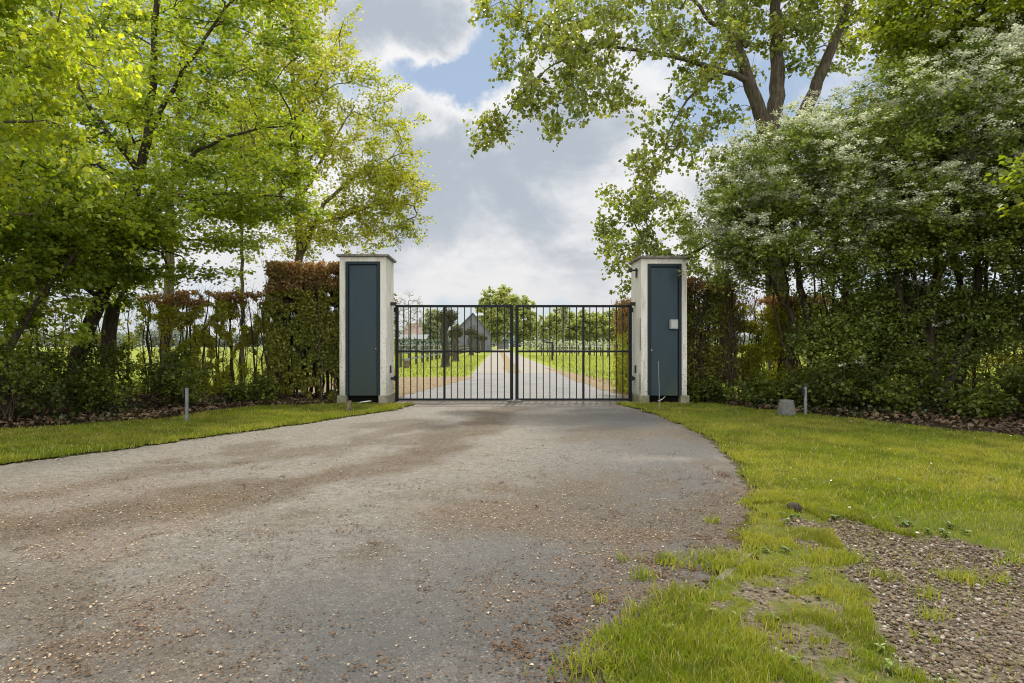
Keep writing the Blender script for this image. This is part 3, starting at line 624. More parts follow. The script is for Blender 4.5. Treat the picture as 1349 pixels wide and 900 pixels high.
# bark chips and petals among gravel and on the lawn
X, Y = scatter(rng, 7000, .9, 4.2, 1.9, 4.6); g, d = bare(X, Y); k = (rng.random(len(X)) < np.maximum(g * .5, d)) ; X = X[k]; Y = Y[k]
V, Fc = flakes(rng, X, Y, .022, .01 + .02 * rng.random(len(X)), .8)
tag(new_obj('debris', mesh_np('debris', V, Fc), M['dry_leaf']), 'brown leaf bits among the gravel and bare soil', 'leaf litter', kind='stuff')
X, Y = scatter(rng, 420, -8, 9, 3, 12.5); k = (inside(X, Y, RLAWN) | inside(X, Y, LLAWN)); X = X[k]; Y = Y[k]
V, Fc = flakes(rng, X, Y, .045, .012 + .016 * rng.random(len(X)), 1); M['petal'] = plain('petal', (.62, .62, .52), .7, .2)
tag(new_obj('petals', mesh_np('petals', V, Fc), M['petal']), 'pale fallen petals scattered on both lawns', 'petals', kind='stuff')
# broken concrete edging beside the tufted verge
t = NT('edging'); p = t.pos(); f1 = t.noise(p, 60, 5, .75); c = t.mix(t.ramp(f1, .35, .65), (.09, .082, .068), (.19, .175, .15)); M['edging'] = t.done(t.bsdf(c, .9, .2, normal=t.bump(f1, .6, .01)))
E0, E1 = np.array(gp(994, 727)), np.array(gp(905, 808)); dv = (E1 - E0) / np.linalg.norm(E1 - E0); nv = np.array([-dv[1], dv[0]]); s = Solid(); u = 0; LL = np.linalg.norm(E1 - E0)
while u < LL - .12:
    l = min(rng.uniform(.10, .26), LL - u); a = E0 + dv * u + nv * rng.normal(0, .008); b = E0 + dv * (u + l - .012) + nv * rng.normal(0, .008)
    s.prism([tuple(a - nv * .024), tuple(b - nv * .024), tuple(b + nv * .024), tuple(a + nv * .024)], -.05, .014 + rng.normal(0, .006)); u += l
tag(s.build('kerb', M['edging'], bevel=.007), 'broken concrete edging strip half buried in the grass', kind='structure')

# ------------------------------------------------------------------ gate pillars
t = NT('render_white'); p = t.pos(); X_, Y_, Z_ = t.xyz(p)
f1 = t.noise(t.scalevec(p, (1, 1, .25)), 5, 6, .65); f2 = t.noise(p, 22, 5, .7); f3 = t.noise(t.scalevec(p, (1, 1, .12)), 16, 4, .6)
c = t.mix(t.ramp(f1, .3, .7), (.60, .59, .535), (.72, .71, .675)); c = t.mix(t.ramp(f3, .50, .72, 0, .5), c, (.27, .26, .20))
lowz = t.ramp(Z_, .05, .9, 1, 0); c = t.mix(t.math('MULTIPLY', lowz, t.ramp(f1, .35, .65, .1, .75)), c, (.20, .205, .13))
flk = t.math('MULTIPLY', t.ramp(f2, .565, .62), t.ramp(Z_, .2, 2.6, 1, .1)); c = t.mix(t.math('MULTIPLY', flk, .8), c, (.17, .135, .085))
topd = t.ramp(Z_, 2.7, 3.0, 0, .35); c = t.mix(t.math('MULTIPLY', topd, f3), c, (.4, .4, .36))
M['render'] = t.done(t.bsdf(c, .88, .2, normal=t.bump(f2, .25, .006)))
t = NT('plinth_stone'); p = t.pos(); f1 = t.noise(p, 9, 6, .7); c = t.mix(t.ramp(f1, .35, .65), (.15, .145, .105), (.29, .275, .225)); c = t.mix(t.ramp(t.noise(p, 3, 3), .45, .65, 0, .6), c, (.15, .16, .07)); M['plinth'] = t.done(t.bsdf(c, .92, .15, normal=t.bump(f1, .5, .01)))
t = NT('cap_slab'); p = t.pos(); f1 = t.noise(p, 14, 6, .7); c = t.mix(t.ramp(f1, .35, .65), (.10, .095, .085), (.27, .26, .24)); M['cap'] = t.done(t.bsdf(c, .9, .2, normal=t.bump(f1, .4, .006)))
def door_mat(name, stain, corner):
    t = NT(name); p = t.pos(); X_, Y_, Z_ = t.xyz(p); f1 = t.noise(t.scalevec(p, (1, 1, .3)), 7, 5, .6); f2 = t.noise(p, 90, 3)
    c = t.mix(t.ramp(f1, .3, .7), (.0085, .029, .047), (.013, .039, .060)); c = t.mix(t.ramp(f2, .35, .7, 0, .3), c, (.022, .040, .052))
    k = t.math('MULTIPLY', t.ramp(Z_, .2, 2.0, 1, 0), t.ramp(f1, .3, .6, .35, 1)); c = t.mix(t.math('MULTIPLY', k, stain), c, (.028, .036, .021))
    if corner:
        d = t.math('MULTIPLY', t.ramp(Z_, .15, .62, 1, 0), t.ramp(X_, 3.30, 3.70, 0, 1)); c = t.mix(t.math('MULTIPLY', d, t.ramp(t.noise(p, 12, 5, .7), .35, .6)), c, (.07, .075, .012))
    return t.done(t.bsdf(c, .42, .4))
M['door_l'] = door_mat('door_paint_stained', .75, False); M['door_r'] = door_mat('door_paint', .30, True)
M['frame'] = plain('frame_paint', (.008, .020, .029), .5, .3, 0, .2, 8)
M['gate'] = plain('gate_paint', (.005, .0085, .011), .5, .22, 0, .3, 10)
M['iron'] = plain('dark_iron', (.03, .028, .026), .6, .4, .3, .3, 20); M['brass'] = plain('brass', (.45, .36, .2), .35, .5, .9, .2)
M['galv'] = plain('galvanised', (.17, .185, .19), .5, .4, .3, .2, 12); M['grey_plastic'] = plain('grey_plastic', (.33, .345, .35), .5, .4, 0, .08); M['black'] = plain('black_plastic', (.012, .012, .013), .5, .3)
M['white_cord'] = plain('white_cord', (.7, .7, .68), .6, .3); M['hole_shade'] = plain('recess_shade', (.006, .006, .006), .95, .05); M['mortar_c'] = plain('concrete', (.115, .12, .112), .9, .2, 0, .25, 14, .5)
YF, YB = 12.77, 13.70
def pillar(x0, x1, zt, fx0, fx1, fz0, fz1, label, doorm, right):
    cx = (x0 + x1) / 2; r = thing('gate_pillar', label, 'gate pillar', (cx, YF, 0)); o = np.array([cx, YF, 0])
    X = lambda v: v - cx
    d = YB - YF; zw = zt - .05; s = Solid()
    s.prism([(X(x0), 0), (X(fx0), 0), (X(fx0), .30), (X(fx1), .30), (X(fx1), 0), (X(x1), 0), (X(x1), d), (X(x0), d)], .0, fz1)
    s.box(X(x0), X(x1), 0, d, fz1 + .0005, zw); s.build('wall', M['render'], r)
    s = Solid(); ov = .055; s.prism([(X(x0) - ov, -ov), (X(x1) + ov, -ov), (X(x1) + ov, d + ov), (X(x0) - ov, d + ov)], zw + .002, zt); s.build('cap', M['cap'], r, .012)
    jl, jr = fx0 - x0, x1 - fx1; pl = .045
    for (a, b) in ((x0 - pl, fx0 + .03), (fx1 - .03, x1 + pl)):
        s = Solid(); s.box(X(a), X(b), -pl, .26, -.05, .185); s.build('plinth', M['plinth'], r, .012)
    for (a, b) in ((x0 - pl, x0 - .003), (x1 + .003, x1 + pl)):
        s = Solid(); s.box(X(a), X(b), .27, d + pl, -.05, .185); s.build('plinth', M['plinth'], r, .01)
    f = Solid(); w_ = .062
    f.box(X(fx0) + .003, X(fx0) + w_, -.012, .08, fz0, fz1 - .003); f.box(X(fx1) - w_, X(fx1) - .003, -.012, .08, fz0, fz1 - .003); f.box(X(fx0) + w_, X(fx1) - w_, -.012, .08, fz1 - w_, fz1 - .003)
    f.build('door_frame', M['frame'], r, .004)
    s = Solid(); s.box(X(fx0) + w_ + .012, X(fx1) - w_ - .012, .018, .06, fz0 + .01, fz1 - w_ - .012); dr = s.build('door', doorm, r, .004)
    s = Solid(); s.box(X(fx0) + w_ + .005, X(fx1) - w_ - .005, .085, .10, -.02, fz1 - w_ - .003); s.build('door_shade_sheet', M['hole_shade'], r)  # near-black sheet, paints the shade of the opening under the door
    return r, X, dr
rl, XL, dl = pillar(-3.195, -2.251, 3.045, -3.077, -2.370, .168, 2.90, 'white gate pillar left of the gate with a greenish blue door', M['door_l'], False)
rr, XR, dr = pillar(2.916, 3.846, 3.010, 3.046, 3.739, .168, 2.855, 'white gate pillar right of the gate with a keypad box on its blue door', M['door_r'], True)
s = Solid(); s.lathe([(.016, 0), (.016, -.02), (.012, -.024)], (XL(-2.46), .018, 1.13), 12, 'y'); s.build('lock', M['brass'], dl, smooth=False)
s = Solid(); s.box(XL(-2.455), XL(-2.435), -.005, .017, 1.05, 1.2); s.build('handle', M['iron'], dl, .003)
s = Solid(); s.lathe([(.018, 0), (.018, -.022), (.013, -.027)], (XR(3.128), .018, 1.10), 12, 'y'); s.build('lock', M['brass'], dr)
kb = Solid(); kx0, kx1 = XR(3.49), XR(3.645); kb.box(kx0, kx1, -.09, .016, 1.53, 1.72); kbx = kb.build('keypad_box', M['grey_plastic'], dr, .008)
s = Solid(); s.box(kx0 + .018, kx1 - .018, -.094, -.091, 1.55, 1.70); s.build('cover', plain('keypad_cover', (.42, .435, .44), .4, .4, 0, .05), kbx, .002)
# camera bracket, bolts and hinge plates on the inner faces of the pillars
b = Solid(); xs = XR(2.916); b.box(xs - .16, xs - .001, .30, .34, 2.74, 2.775); b.box(xs - .05, xs - .02, .26, .30, 2.60, 2.80); b.box(xs - .19, xs - .12, .27, .37, 2.72, 2.80); b.build('bracket', M['iron'], rr, .004)
for r_, xs, sg in ((rl, XL(-2.251), 1), (rr, XR(2.916), -1)):
    b = Solid(); a, c2 = sorted((xs + sg * .001, xs + sg * .11)); b.box(a, c2, .50, .60, 2.04, 2.11); a, c2 = sorted((xs + sg * .11, xs + sg * .20)); b.box(a, c2, .545, .565, 2.065, 2.085); b.build('gate_stop', M['iron'], r_, .005)
    b = Solid(); a, c2 = sorted((xs + sg * .001, xs + sg * .03)); b.box(a, c2, .42, .48, .62, .78); b.build('socket', M['iron'], r_, .005)
    b = Solid(); a, c2 = sorted((xs + sg * .001, xs + sg * .09)); b.box(a, c2, .52, .60, .47, .53); b.build('hinge_plate', M['iron'], r_, .004)
b = Solid(); b.box(XR(2.916) - .012, XR(2.916) - .001, .06, .09, .28, .62); b.build('metal_strip', M['iron'], rr, .003)
b = Solid(); b.box(XR(2.916) - .012, XR(2.916) - .001, .05, .07, 1.1, 1.75); b.build('metal_strip', M['iron'], rr, .003)

# ------------------------------------------------------------------ gate: two leaves
YG = 13.37
def gx(px): return (px - VX) / F * YG
def gate_leaf(x0, x1, thick, thins, hinge_left, label):
    ox = x0 if hinge_left else x1; r = thing('gate_leaf', label, 'gate', (ox, YG, 0)); X = lambda v: v - ox
    zb, zm, zt = .05, 1.07, 2.054; sw = .034
    for xc, nm in ((x0, 'stile'), (x1, 'stile')):
        s = Solid(); s.box(X(xc) - sw, X(xc) + sw, -sw, sw, .012 if nm else 0, zt + .002); s.build('stile', M['gate'], r, .005)
    for z0, hh in ((zb, .024), (zm, .022), (zt - .024, .026)):
        s = Solid(); s.box(X(x0) + sw + .001, X(x1) - sw - .001, -.022, .022, z0 - hh, z0 + hh); s.build('rail', M['gate'], r, .004)
    for xc, hw in [(v, .0102) for v in thins] + [(thick, .024)]:
        s = Solid(); s.box(X(xc) - hw, X(xc) + hw, -hw * .72, hw * .72, zb + .025, zm - .023); s.box(X(xc) - hw, X(xc) + hw, -hw * .72, hw * .72, zm + .023, zt - .051)
        s.build('bar', M['gate'], r, .003)
    s = Solid(); xf = X(x1 if hinge_left else x0); s.box(xf - .045, xf + .045, -.05, .05, .012, .035); s.build('foot', M['iron'], r, .004)
    for z0 in (.5, 1.95):
        s = Solid(); xh = X(x0) - .055 if hinge_left else X(x1) + .055; s.lathe([(.018, -.05), (.018, .05)], (xh, .01, z0), 12); s.build('hinge', M['iron'], r)
    return r
gate_leaf(gx(523), gx(674), gx(585.5), [gx(v) for v in (532, 541, 549.5, 558, 567, 576, 594.5, 603, 612, 620.5, 629, 638, 647, 655.5, 664.5)], True, 'left leaf of the dark barred gate, hung on the left pillar')
gate_leaf(gx(681), gx(830), gx(768.5), [gx(v) for v in (689.7, 698.3, 707, 715.7, 724.4, 733, 741.8, 750.6, 759.5, 777, 785.7, 794.4, 803, 811.8, 820.5)], False, 'right leaf of the dark barred gate, hung on the right pillar')
s = Solid(); s.lathe([(.16, 0), (.16, .03), (.12, .045)], (gx(677.5), 13.2, .008), 20); 
tag(s.build('gate_stop', M['mortar_c'], smooth=False), 'flat concrete ground stop where the two gate leaves meet', 'gate stop')

# ------------------------------------------------------------------ small things by the verge
def post(x, y, h, label, slope):
    r = thing('bollard', label, 'bollard', (x, y, 0)); s = Solid(); s.lathe([(.026, -.03), (.026, h - .06), (.0265, h)], (0, 0, 0), 18); s.build('pole', M['galv'], r, smooth=False)
    s = Solid(); s.lathe([(.024, h + .001), (.024, h + .012), (.017, h + .018)], (0, 0, 0), 18); s.build('cap', M['black'], r)
    s = Solid(); s.box(-.062, -.029, -.03, .03, h - .16, h - .03); s.build('sensor', M['black'], r, .008)
x, y = gp(246, 557.5); post(x, y, .545, 'grey metal tube post on the left lawn before the thin hedge', 0)
x, y = gp(1061, 548.5); post(x, y, .50, 'grey metal tube post beside the upturned concrete tub', 0)
x, y = gp(1036, 548.5); s = Solid(); s.lathe([(.155, -.01), (.152, .02), (.118, .255), (.112, .272), (.10, .276), (.092, .268)], (x, y, 0), 36)
tag(s.build('concrete_tub', M['mortar_c'], smooth=False), 'upturned tapered grey concrete tub at the edge of the right lawn', 'tub')
x, y = gp(460, 543.5); s = Solid(); s.prism([(x - .035, y - .03), (x + .03, y - .035), (x + .035, y + .03), (x - .03, y + .035)], -.02, .21)
M['oldwood'] = plain('weathered_wood', (.15, .125, .085), .9, .15, 0, .45, 12, .6)
tag(s.build('wooden_stake', M['oldwood'], bevel=.006), 'short weathered wooden stake in the grass before the left pillar', 'stake')
q = Quads(); a = np.array(gp(868.5, 541) + (0,)); q.tube([a, a + [.045, .18, .42], a + [.085, .40, .90]], [.007, .0065, .006], 8)
tag(q.build('leaning_rod', M['galv']), 'thin pale metal rod leaning in front of the right pillar door', 'rod')
q = Quads(); q.tube(smooth_line([(-2.86, 12.86, .02), (-2.74, 12.78, .05), (-2.62, 12.80, .065), (-2.55, 12.9, .06)], .03), .010, 8)
tag(q.build('cord', M['white_cord']), 'short white cord poking out under the left pillar door', 'cord')
q = Quads(); q.tube(smooth_line([(3.28, 12.86, .06), (3.36, 12.84, .10), (3.42, 12.83, .16)], .03), .008, 8)
tag(q.build('cord', M['white_cord']), 'pale cable end hanging under the right pillar door', 'cord')
x, y = gp(1046, 677); s = Solid(); s.lathe([(.02, -.01), (.05, .0), (.055, .03), (.035, .055), (.012, .06)], (x, y, .02), 7); o = s.build('stone', plain('dark_stone', (.04, .032, .026), .9, .2, 0, .4, 20, .7), bevel=.008)
tag(o, 'dark fist sized stone lying in the grass above the gravel', 'stone')

# ------------------------------------------------------------------ hedges
def hedge(name, label, x0, x1, y0, y1, H, nst, leafn, leafm, topm=None, lsz=.05, ragged=.12, stem_r=.022, seed=1, dens=None, topfrac=.3, group=None, slope=0, tw=1.0):
    rng = np.random.default_rng(seed); r = thing(name, label, 'hedge', ((x0 + x1) / 2, (y0 + y1) / 2, 0), 0, group); off = np.array([(x0 + x1) / 2, (y0 + y1) / 2, 0])
    A, B = [], []
    for i in range(nst):
        x = x0 + (x1 - x0) * (i + .5 + rng.uniform(-.4, .4)) / nst; y = rng.uniform(y0, y1) if y1 - y0 > .5 else (y0 + y1) / 2 + rng.normal(0, .05)
        y += slope * (x - x0); h = H * rng.uniform(.88, 1.02); n = 9
        z = np.linspace(0, h, n); px = x + np.cumsum(rng.normal(0, .035, n)) - 0; py = y + np.cumsum(rng.normal(0, .025, n))
        L = smooth_line(np.stack([px, py, z], 1), .15); q = Quads(); R0 = stem_r * rng.uniform(.55, 1.5); q.tube(L - off, R0 * np.linspace(1, .25, len(L)), 6)
        for k in range(int(11 * tw)):                                    # side shoots, rising
            j = rng.integers(len(L) // 6, len(L) - 1); a = rng.uniform(0, 6.28); l = rng.uniform(.2, .55)
            p0 = L[j]; p2 = p0 + np.array([math.cos(a) * l * .5, math.sin(a) * l * .32, l * rng.uniform(.5, 1.1)]); p2[2] = min(p2[2], H * 1.03)
            p1 = (p0 + p2) / 2 + np.array([math.cos(a), math.sin(a), -.3]) * .06; q.tube(smooth_line([p0, p1, p2], .12) - off, np.linspace(.007, .003, len(smooth_line([p0, p1, p2], .12))), 4)
            for e in range(3):
                A.append(p1 + rng.normal(0, .03, 3)); B.append(p1 + rng.normal(0, .14, 3) + [0, 0, .12])
        q.build('stem', M['stem'], r)
    if A:
        q = Quads(); q.prisms(np.array(A) - off, np.array(B) - off, .004, .002); q.build('twigs', M['stem'], r)
    n = leafn; X = rng.uniform(x0 - .05, x1 + .05, n); Y = rng.uniform(y0, y1, n); Z = H * rng.random(n)
    # leaf clusters: keep where a coarse pattern is dense
    dn = .55 * fbm(X * 3.1 + Y, Z * 2.3, seed + 3) + .45 * vnoise(X * 8 + Y * 3, Z * 7, seed + 5); thr = dens(X, Z / H) if dens else .45
    k = (dn > thr); X, Y, Z = X[k], Y[k], Z[k]; Y += slope * (X - x0); Z *= 1 + ragged * (fbm(X * 2.5, Y * 2, seed + 9) - .5)
    m = len(X); a = rng.normal(0, .7, (m, 3)); N = rng.normal(0, .6, (m, 3)); N[:, 2] += .7; s = lsz * rng.uniform(.6, 1.3, m); P = np.stack([X, Y, Z], 1) - off
    top = Z > H * (1 - topfrac * (.5 + fbm(X * 2, Z * 2, seed + 11))) if topm else np.zeros(m, bool)
    for sel, mt in ((~top, leafm), (top, topm)):
        if sel.sum() == 0: continue
        V, Fc = leaves_mesh('foliage', P[sel], a[sel], N[sel], s[sel], s[sel] * .42); new_obj('foliage', mesh_np('foliage', V, Fc), mt, r)
    return r
hedge('hornbeam_hedge', 'tall clipped hedge with a russet top against the left pillar', -4.75, -3.26, 12.95, 14.0, 2.92, 26, 120000, M['hedge_leaf'], M['russet_leaf'], .050, .03, .024, 3, lambda x, z: .55 - .17 * sstep(.1, .8, z), .20, tw=2)
hedge('hornbeam_hedge', 'thin half bare hedge of slender stems between maple and russet hedge', -8.2, -4.85, 14.3, 14.75, 2.42, 34, 62000, M['hedge_green'], M['russet_leaf'], .046, .1, .026, 5, lambda x, z: .50 + .05 * np.sin(x * 3) - .10 * sstep(.7, 1, z), .12)
hedge('hornbeam_hedge', 'thin hedge almost hidden behind the trees at far left', -14.5, -8.3, 14.1, 14.7, 2.3, 34, 22000, M['hedge_green'], None, .055, .1, .024, 7, lambda x, z: .52, tw=.8)
hedge('hornbeam_hedge', 'dense dark twiggy hedge against the right pillar', 3.93, 5.05, 13.2, 14.0, 2.62, 24, 30000, M['hedge_leaf'], M['russet_leaf'], .05, .08, .024, 9, lambda x, z: .52 - .10 * sstep(.6, 1, z), .10, tw=2.2)
hedge('hornbeam_hedge', 'thin yellow green hedge of slender stems beside the blossoming hawthorns', 5.1, 7.6, 14.3, 14.75, 2.35, 24, 56000, M['hedge_green'], M['russet_leaf'], .046, .12, .02, 11, lambda x, z: .46 - .05 * sstep(.5, 1, z), .10)
hedge('hornbeam_hedge', 'thin hedge behind the dark bushes at far right', 7.7, 14.5, 14.3, 14.9, 2.3, 30, 50000, M['hedge_leaf'], None, .055, .12, .02, 13, lambda x, z: .42, tw=.8)
hedge('hornbeam_hedge', 'red and green clipped hedge seen through the gate beside the right pillar', 3.15, 3.95, 15.2, 17.0, 2.35, 12, 26000, M['hedge_green'], M['russet_leaf'], .05, .05, .02, 15, lambda x, z: .42, .30, tw=1.2)
hedge('hornbeam_hedge', 'clipped hedge just showing behind the left pillar', -3.9, -2.62, 15.0, 16.2, 2.5, 12, 22000, M['hedge_green'], M['russet_leaf'], .05, .05, .02, 17, lambda x, z: .38, .3, tw=1.2)

# ------------------------------------------------------------------ trees near the gate
g_ = np.random.default_rng(5)
# lime leaning in from the left
T = Tree(21).stem([(-9.6, 7.2, 0), (-9.4, 7.25, 1.5), (-9.2, 7.3, 3.2), (-8.9, 7.4, 5.5), (-8.6, 7.5, 8)], .16, .05)
T.stem([(-9.25, 7.3, 2.7), (-8.2, 7.4, 3.3), (-6.9, 7.5, 3.75), (-5.6, 7.6, 3.9)], .06, .015).stem([(-9.15, 7.3, 3.6), (-7.9, 7.0, 4.6), (-6.4, 6.9, 5.2), (-5.2, 7, 5.3)], .06, .015).stem([(-9.0, 7.4, 4.7), (-7.6, 7.9, 6), (-6.2, 8.1, 6.6)], .05, .015).stem([(-9.3, 7.3, 2.3), (-8.3, 7.9, 2.8), (-7.1, 8.2, 2.95), (-6.0, 8.2, 2.9)], .045, .012)
C = np.vstack([ell(g_, (-7.3, 7.6, 4.6), (2.7, 1.6, 1.9), 210, .4), ell(g_, (-6.2, 7.5, 5.8), (1.9, 1.4, 1.5), 70), ell(g_, (-8.5, 7.5, 6.3), (2, 1.8, 1.8), 60)])
edge = (C[:, 0] < -4.0 - .25 * np.abs(C[:, 2] - 4.8)); C = C[edge & (C[:, 2] > 2.75)]
T.clumps(C); T.finish('lime_tree', 'yellow green lime tree reaching in from the left edge, its leaves lit through', 'tree', M['bark_mid'], M['lime_leaf'], per=100, twigs=4, tl=.42, leaf=.064, asp=.46, flat=.45, droop=.6, up=.55, centre=(-9.5, 7.4, 3.8), rtip=.004)
# dark leaning maple
T = Tree(22).stem([(-8.55, 12.6, 0), (-8.45, 12.6, .8), (-8.0, 12.6, 1.9), (-7.45, 12.5, 3.1), (-7.1, 12.5, 4.4), (-6.9, 12.6, 6.5), (-6.8, 12.6, 9)], .165, .045)
T.stem([(-7.55, 12.5, 2.8), (-6.8, 12.2, 3.6), (-5.9, 12, 4.0), (-4.9, 11.9, 4.1), (-3.9, 11.9, 4.0)], .07, .015).stem([(-7.3, 12.5, 3.5), (-6.5, 12.6, 4.7), (-5.3, 12.6, 5.4), (-4.2, 12.6, 5.6)], .07, .015)
T.stem([(-7.9, 12.6, 2.1), (-8.8, 12.2, 3.0), (-9.9, 12, 3.6)], .06, .015).stem([(-7.05, 12.5, 4.6), (-8.2, 12.4, 6.2), (-8.8, 12.3, 8)], .07, .02).stem([(-6.95, 12.6, 5.5), (-5.9, 12.4, 7), (-5.0, 12.3, 8.2)], .06, .02).stem([(-7.6, 12.5, 2.7), (-6.9, 11.7, 2.95), (-6.2, 11.2, 2.9), (-5.5, 11, 2.75)], .045, .012)
C = np.vstack([ell(g_, (-6.6, 12.1, 5.6), (3.1, 2.0, 3.4), 270, .42), ell(g_, (-4.9, 12, 4.1), (1.6, 1.0, .7), 60), ell(g_, (-8.8, 11.8, 4.2), (2.0, 1.6, 2.0), 110), ell(g_, (-6.3, 11.2, 2.9), (1.9, 1.1, .55), 55), ell(g_, (-5.6, 12.3, 8.5), (2.2, 1.8, 1.8), 90), ell(g_, (-8.6, 12, 3.0), (2.0, 1.2, .9), 60), ell(g_, (-7.2, 10.9, 2.9), (2.0, .7, .7), 60, .6), ell(g_, (-9.0, 10.8, 3.2), (1.4, .7, .9), 40, .6)])
C = C[C[:, 2] > 2.05]; lay = np.floor(C[:, 2] / .7) * .7 + .35; C[:, 2] = C[:, 2] * .45 + lay * .55
T.clumps(C); T.finish('maple_tree', 'green maple with a dark leaning trunk and layered sprays left of the gate', 'tree', M['bark_dark'], M['maple_leaf'], per=78, twigs=6, tl=.5, leaf=.060, asp=.52, flat=.16, droop=.16, up=1.3, centre=(-7, 12.4, 4.5))
# second dark trunk, a broken one
T = Tree(23).stem([(-8.35, 13.4, 0), (-8.3, 13.4, .7), (-8.25, 13.4, 1.5), (-8.15, 13.4, 2.1)], .17, .14, .015).stem([(-8.2, 13.4, 1.9), (-7.7, 13.2, 2.4), (-7.2, 13.1, 2.6)], .06, .02)
C = ell(g_, (-8.0, 13.2, 2.6), (1.1, .7, .7), 26); T.clumps(C); T.finish('old_tree', 'thick dark stub of a tree behind the leaning maple trunk', 'tree', M['bark_dark'], M['maple_leaf'], per=60, twigs=5, tl=.35, leaf=.065, flat=.4)
# small crooked stem at far left
T = Tree(24).stem([(-7.7, 9.9, 0), (-7.72, 9.9, .5), (-7.75, 9.95, 1.0), (-7.35, 10, 1.8), (-6.9, 10.1, 2.5), (-6.3, 10.2, 3.3)], .075, .025).stem([(-7.75, 9.95, 1.0), (-8.1, 10, 1.9), (-8.2, 10, 2.9)], .04, .015).stem([(-7.2, 10, 2.0), (-7.5, 10, 2.9), (-7.5, 9.9, 3.9)], .035, .012)
C = np.vstack([ell(g_, (-7.5, 10.0, 3.2), (1.6, 1.3, 1.2), 120, .45), ell(g_, (-7.6, 9.8, 1.7), (1.2, .8, .8), 32), ell(g_, (-5.9, 10.3, 3.3), (1.1, .9, .7), 35)])
T.clumps(C); T.finish('small_maple', 'small crooked maple on the leafy bed at far left', 'tree', M['bark_dark'], M['maple_leaf'], per=80, twigs=5, tl=.36, leaf=.066, asp=.5, flat=.3, droop=.2, up=1.1)
T = Tree(25).stem([(-10.3, 11.5, 0), (-10.2, 11.5, 1.5), (-10.0, 11.4, 3), (-9.7, 11.3, 5)], .1, .03).stem([(-10.2, 11.5, 1.2), (-9.4, 11.2, 2.2), (-8.8, 11.1, 3)], .05, .015)
C = ell(g_, (-9.9, 11.3, 3.4), (1.9, 1.5, 2.3), 190, .45); T.clumps(C[C[:, 2] > .9]); T.finish('small_maple', 'dense young maple filling the left edge behind the crooked one', 'tree', M['bark_dark'], M['maple_leaf'], per=80, twigs=5, tl=.4, leaf=.07, asp=.5, flat=.3, droop=.2)
# airy oak behind the russet hedge
T = Tree(26).stem([(-5.45, 17.2, 0), (-5.42, 17.2, 2), (-5.42, 17.2, 4.2), (-5.5, 17.2, 6.5), (-5.6, 17.2, 8.8), (-5.6, 17.2, 11.5)], .15, .03)
T.stem([(-5.42, 17.2, 3.5), (-5.0, 17.1, 4.4), (-4.5, 17.0, 5.2), (-3.6, 17, 5.9), (-2.8, 17, 6.3)], .085, .018).stem([(-4.95, 17.1, 4.5), (-4.1, 17.1, 4.7), (-3.2, 17, 5.0), (-2.4, 17, 5.0)], .045, .012).stem([(-5.45, 17.2, 5.0), (-4.6, 17.3, 6.7), (-3.9, 17.3, 7.8)], .06, .015).stem([(-5.45, 17.2, 4.6), (-6.4, 17.2, 6.2), (-7, 17.2, 7.6)], .06, .015).stem([(-5.55, 17.2, 7.2), (-4.7, 17.2, 8.8), (-4.2, 17.2, 10)], .05, .012)
C = np.vstack([ell(g_, (-4.7, 17.1, 6.6), (2.6, 1.9, 2.6), 230, .5), ell(g_, (-5.6, 17.1, 9.6), (2.0, 1.8, 2.4), 140, .5), ell(g_, (-3.0, 17, 5.3), (1.3, 1.1, .9), 55, .5), ell(g_, (-5.3, 17.1, 4.3), (1.6, 1.2, .7), 40), ell(g_, (-3.5, 17, 4.5), (1.4, 1.0, .8), 40, .5)])
T.clumps(C); T.finish('young_oak', 'airy yellow green oak with a pale forked trunk behind the left pillar', 'tree', M['bark_grey'], M['oak_leaf'], per=75, twigs=5, tl=.42, leaf=.066, asp=.4, flat=.6, droop=.1, up=.7, centre=(-5.3, 17.1, 5.5))
# pale trunked tree further back, upper left
T = Tree(27).stem([(-10.8, 20.5, 0), (-10.7, 20.5, 3), (-10.6, 20.5, 6), (-10.3, 20.5, 9), (-10.2, 20.5, 13)], .2, .05).stem([(-10.65, 20.5, 5.5), (-11.3, 20.5, 8), (-11.6, 20.4, 11)], .11, .03).stem([(-10.6, 20.5, 5.8), (-9.4, 20.5, 7.5), (-8.2, 20.4, 8.4)], .09, .02).stem([(-10.4, 20.5, 8), (-9, 20.5, 10), (-8, 20.5, 11.5)], .08, .02)
C = np.vstack([ell(g_, (-10, 20.2, 9.5), (4.2, 2.6, 4.2), 300, .5), ell(g_, (-8.2, 20, 8), (2.2, 1.6, 2.2), 70)])
T.clumps(C); T.finish('pale_trunked_tree', 'tall tree with pale trunks standing behind the maple', 'tree', M['bark_grey'], M['back_leaf'], per=58, twigs=5, tl=.6, leaf=.085, asp=.45, flat=.5, droop=.2, rtip=.006)
T = Tree(28).stem([(-7.3, 18, 0), (-7.28, 18, 2.5), (-7.3, 18, 5), (-7.35, 18, 8)], .075, .02)
C = ell(g_, (-7.2, 18, 5.8), (1.5, 1.2, 2.6), 95, .5); T.clumps(C); T.finish('slender_sapling', 'slender pale stemmed sapling behind the thin hedge', 'tree', M['bark_grey'], M['back_leaf'], per=60, twigs=5, tl=.4, leaf=.075, flat=.5)
T = Tree(29).stem([(-12.6, 15.5, 0), (-12.4, 15.5, 3), (-12.2, 15.4, 6), (-12, 15.3, 10)], .16, .04).stem([(-12.3, 15.5, 4), (-10.8, 15.3, 5.2), (-9.6, 15.2, 5.6)], .06, .02)
C = ell(g_, (-11.5, 15.3, 6.5), (3.2, 2.2, 4.3), 260, .45); T.clumps(C); T.finish('back_maple', 'broad green tree at the left edge behind the lime', 'tree', M['bark_mid'], M['back_leaf'], per=60, twigs=5, tl=.5, leaf=.078, asp=.48, flat=.35)

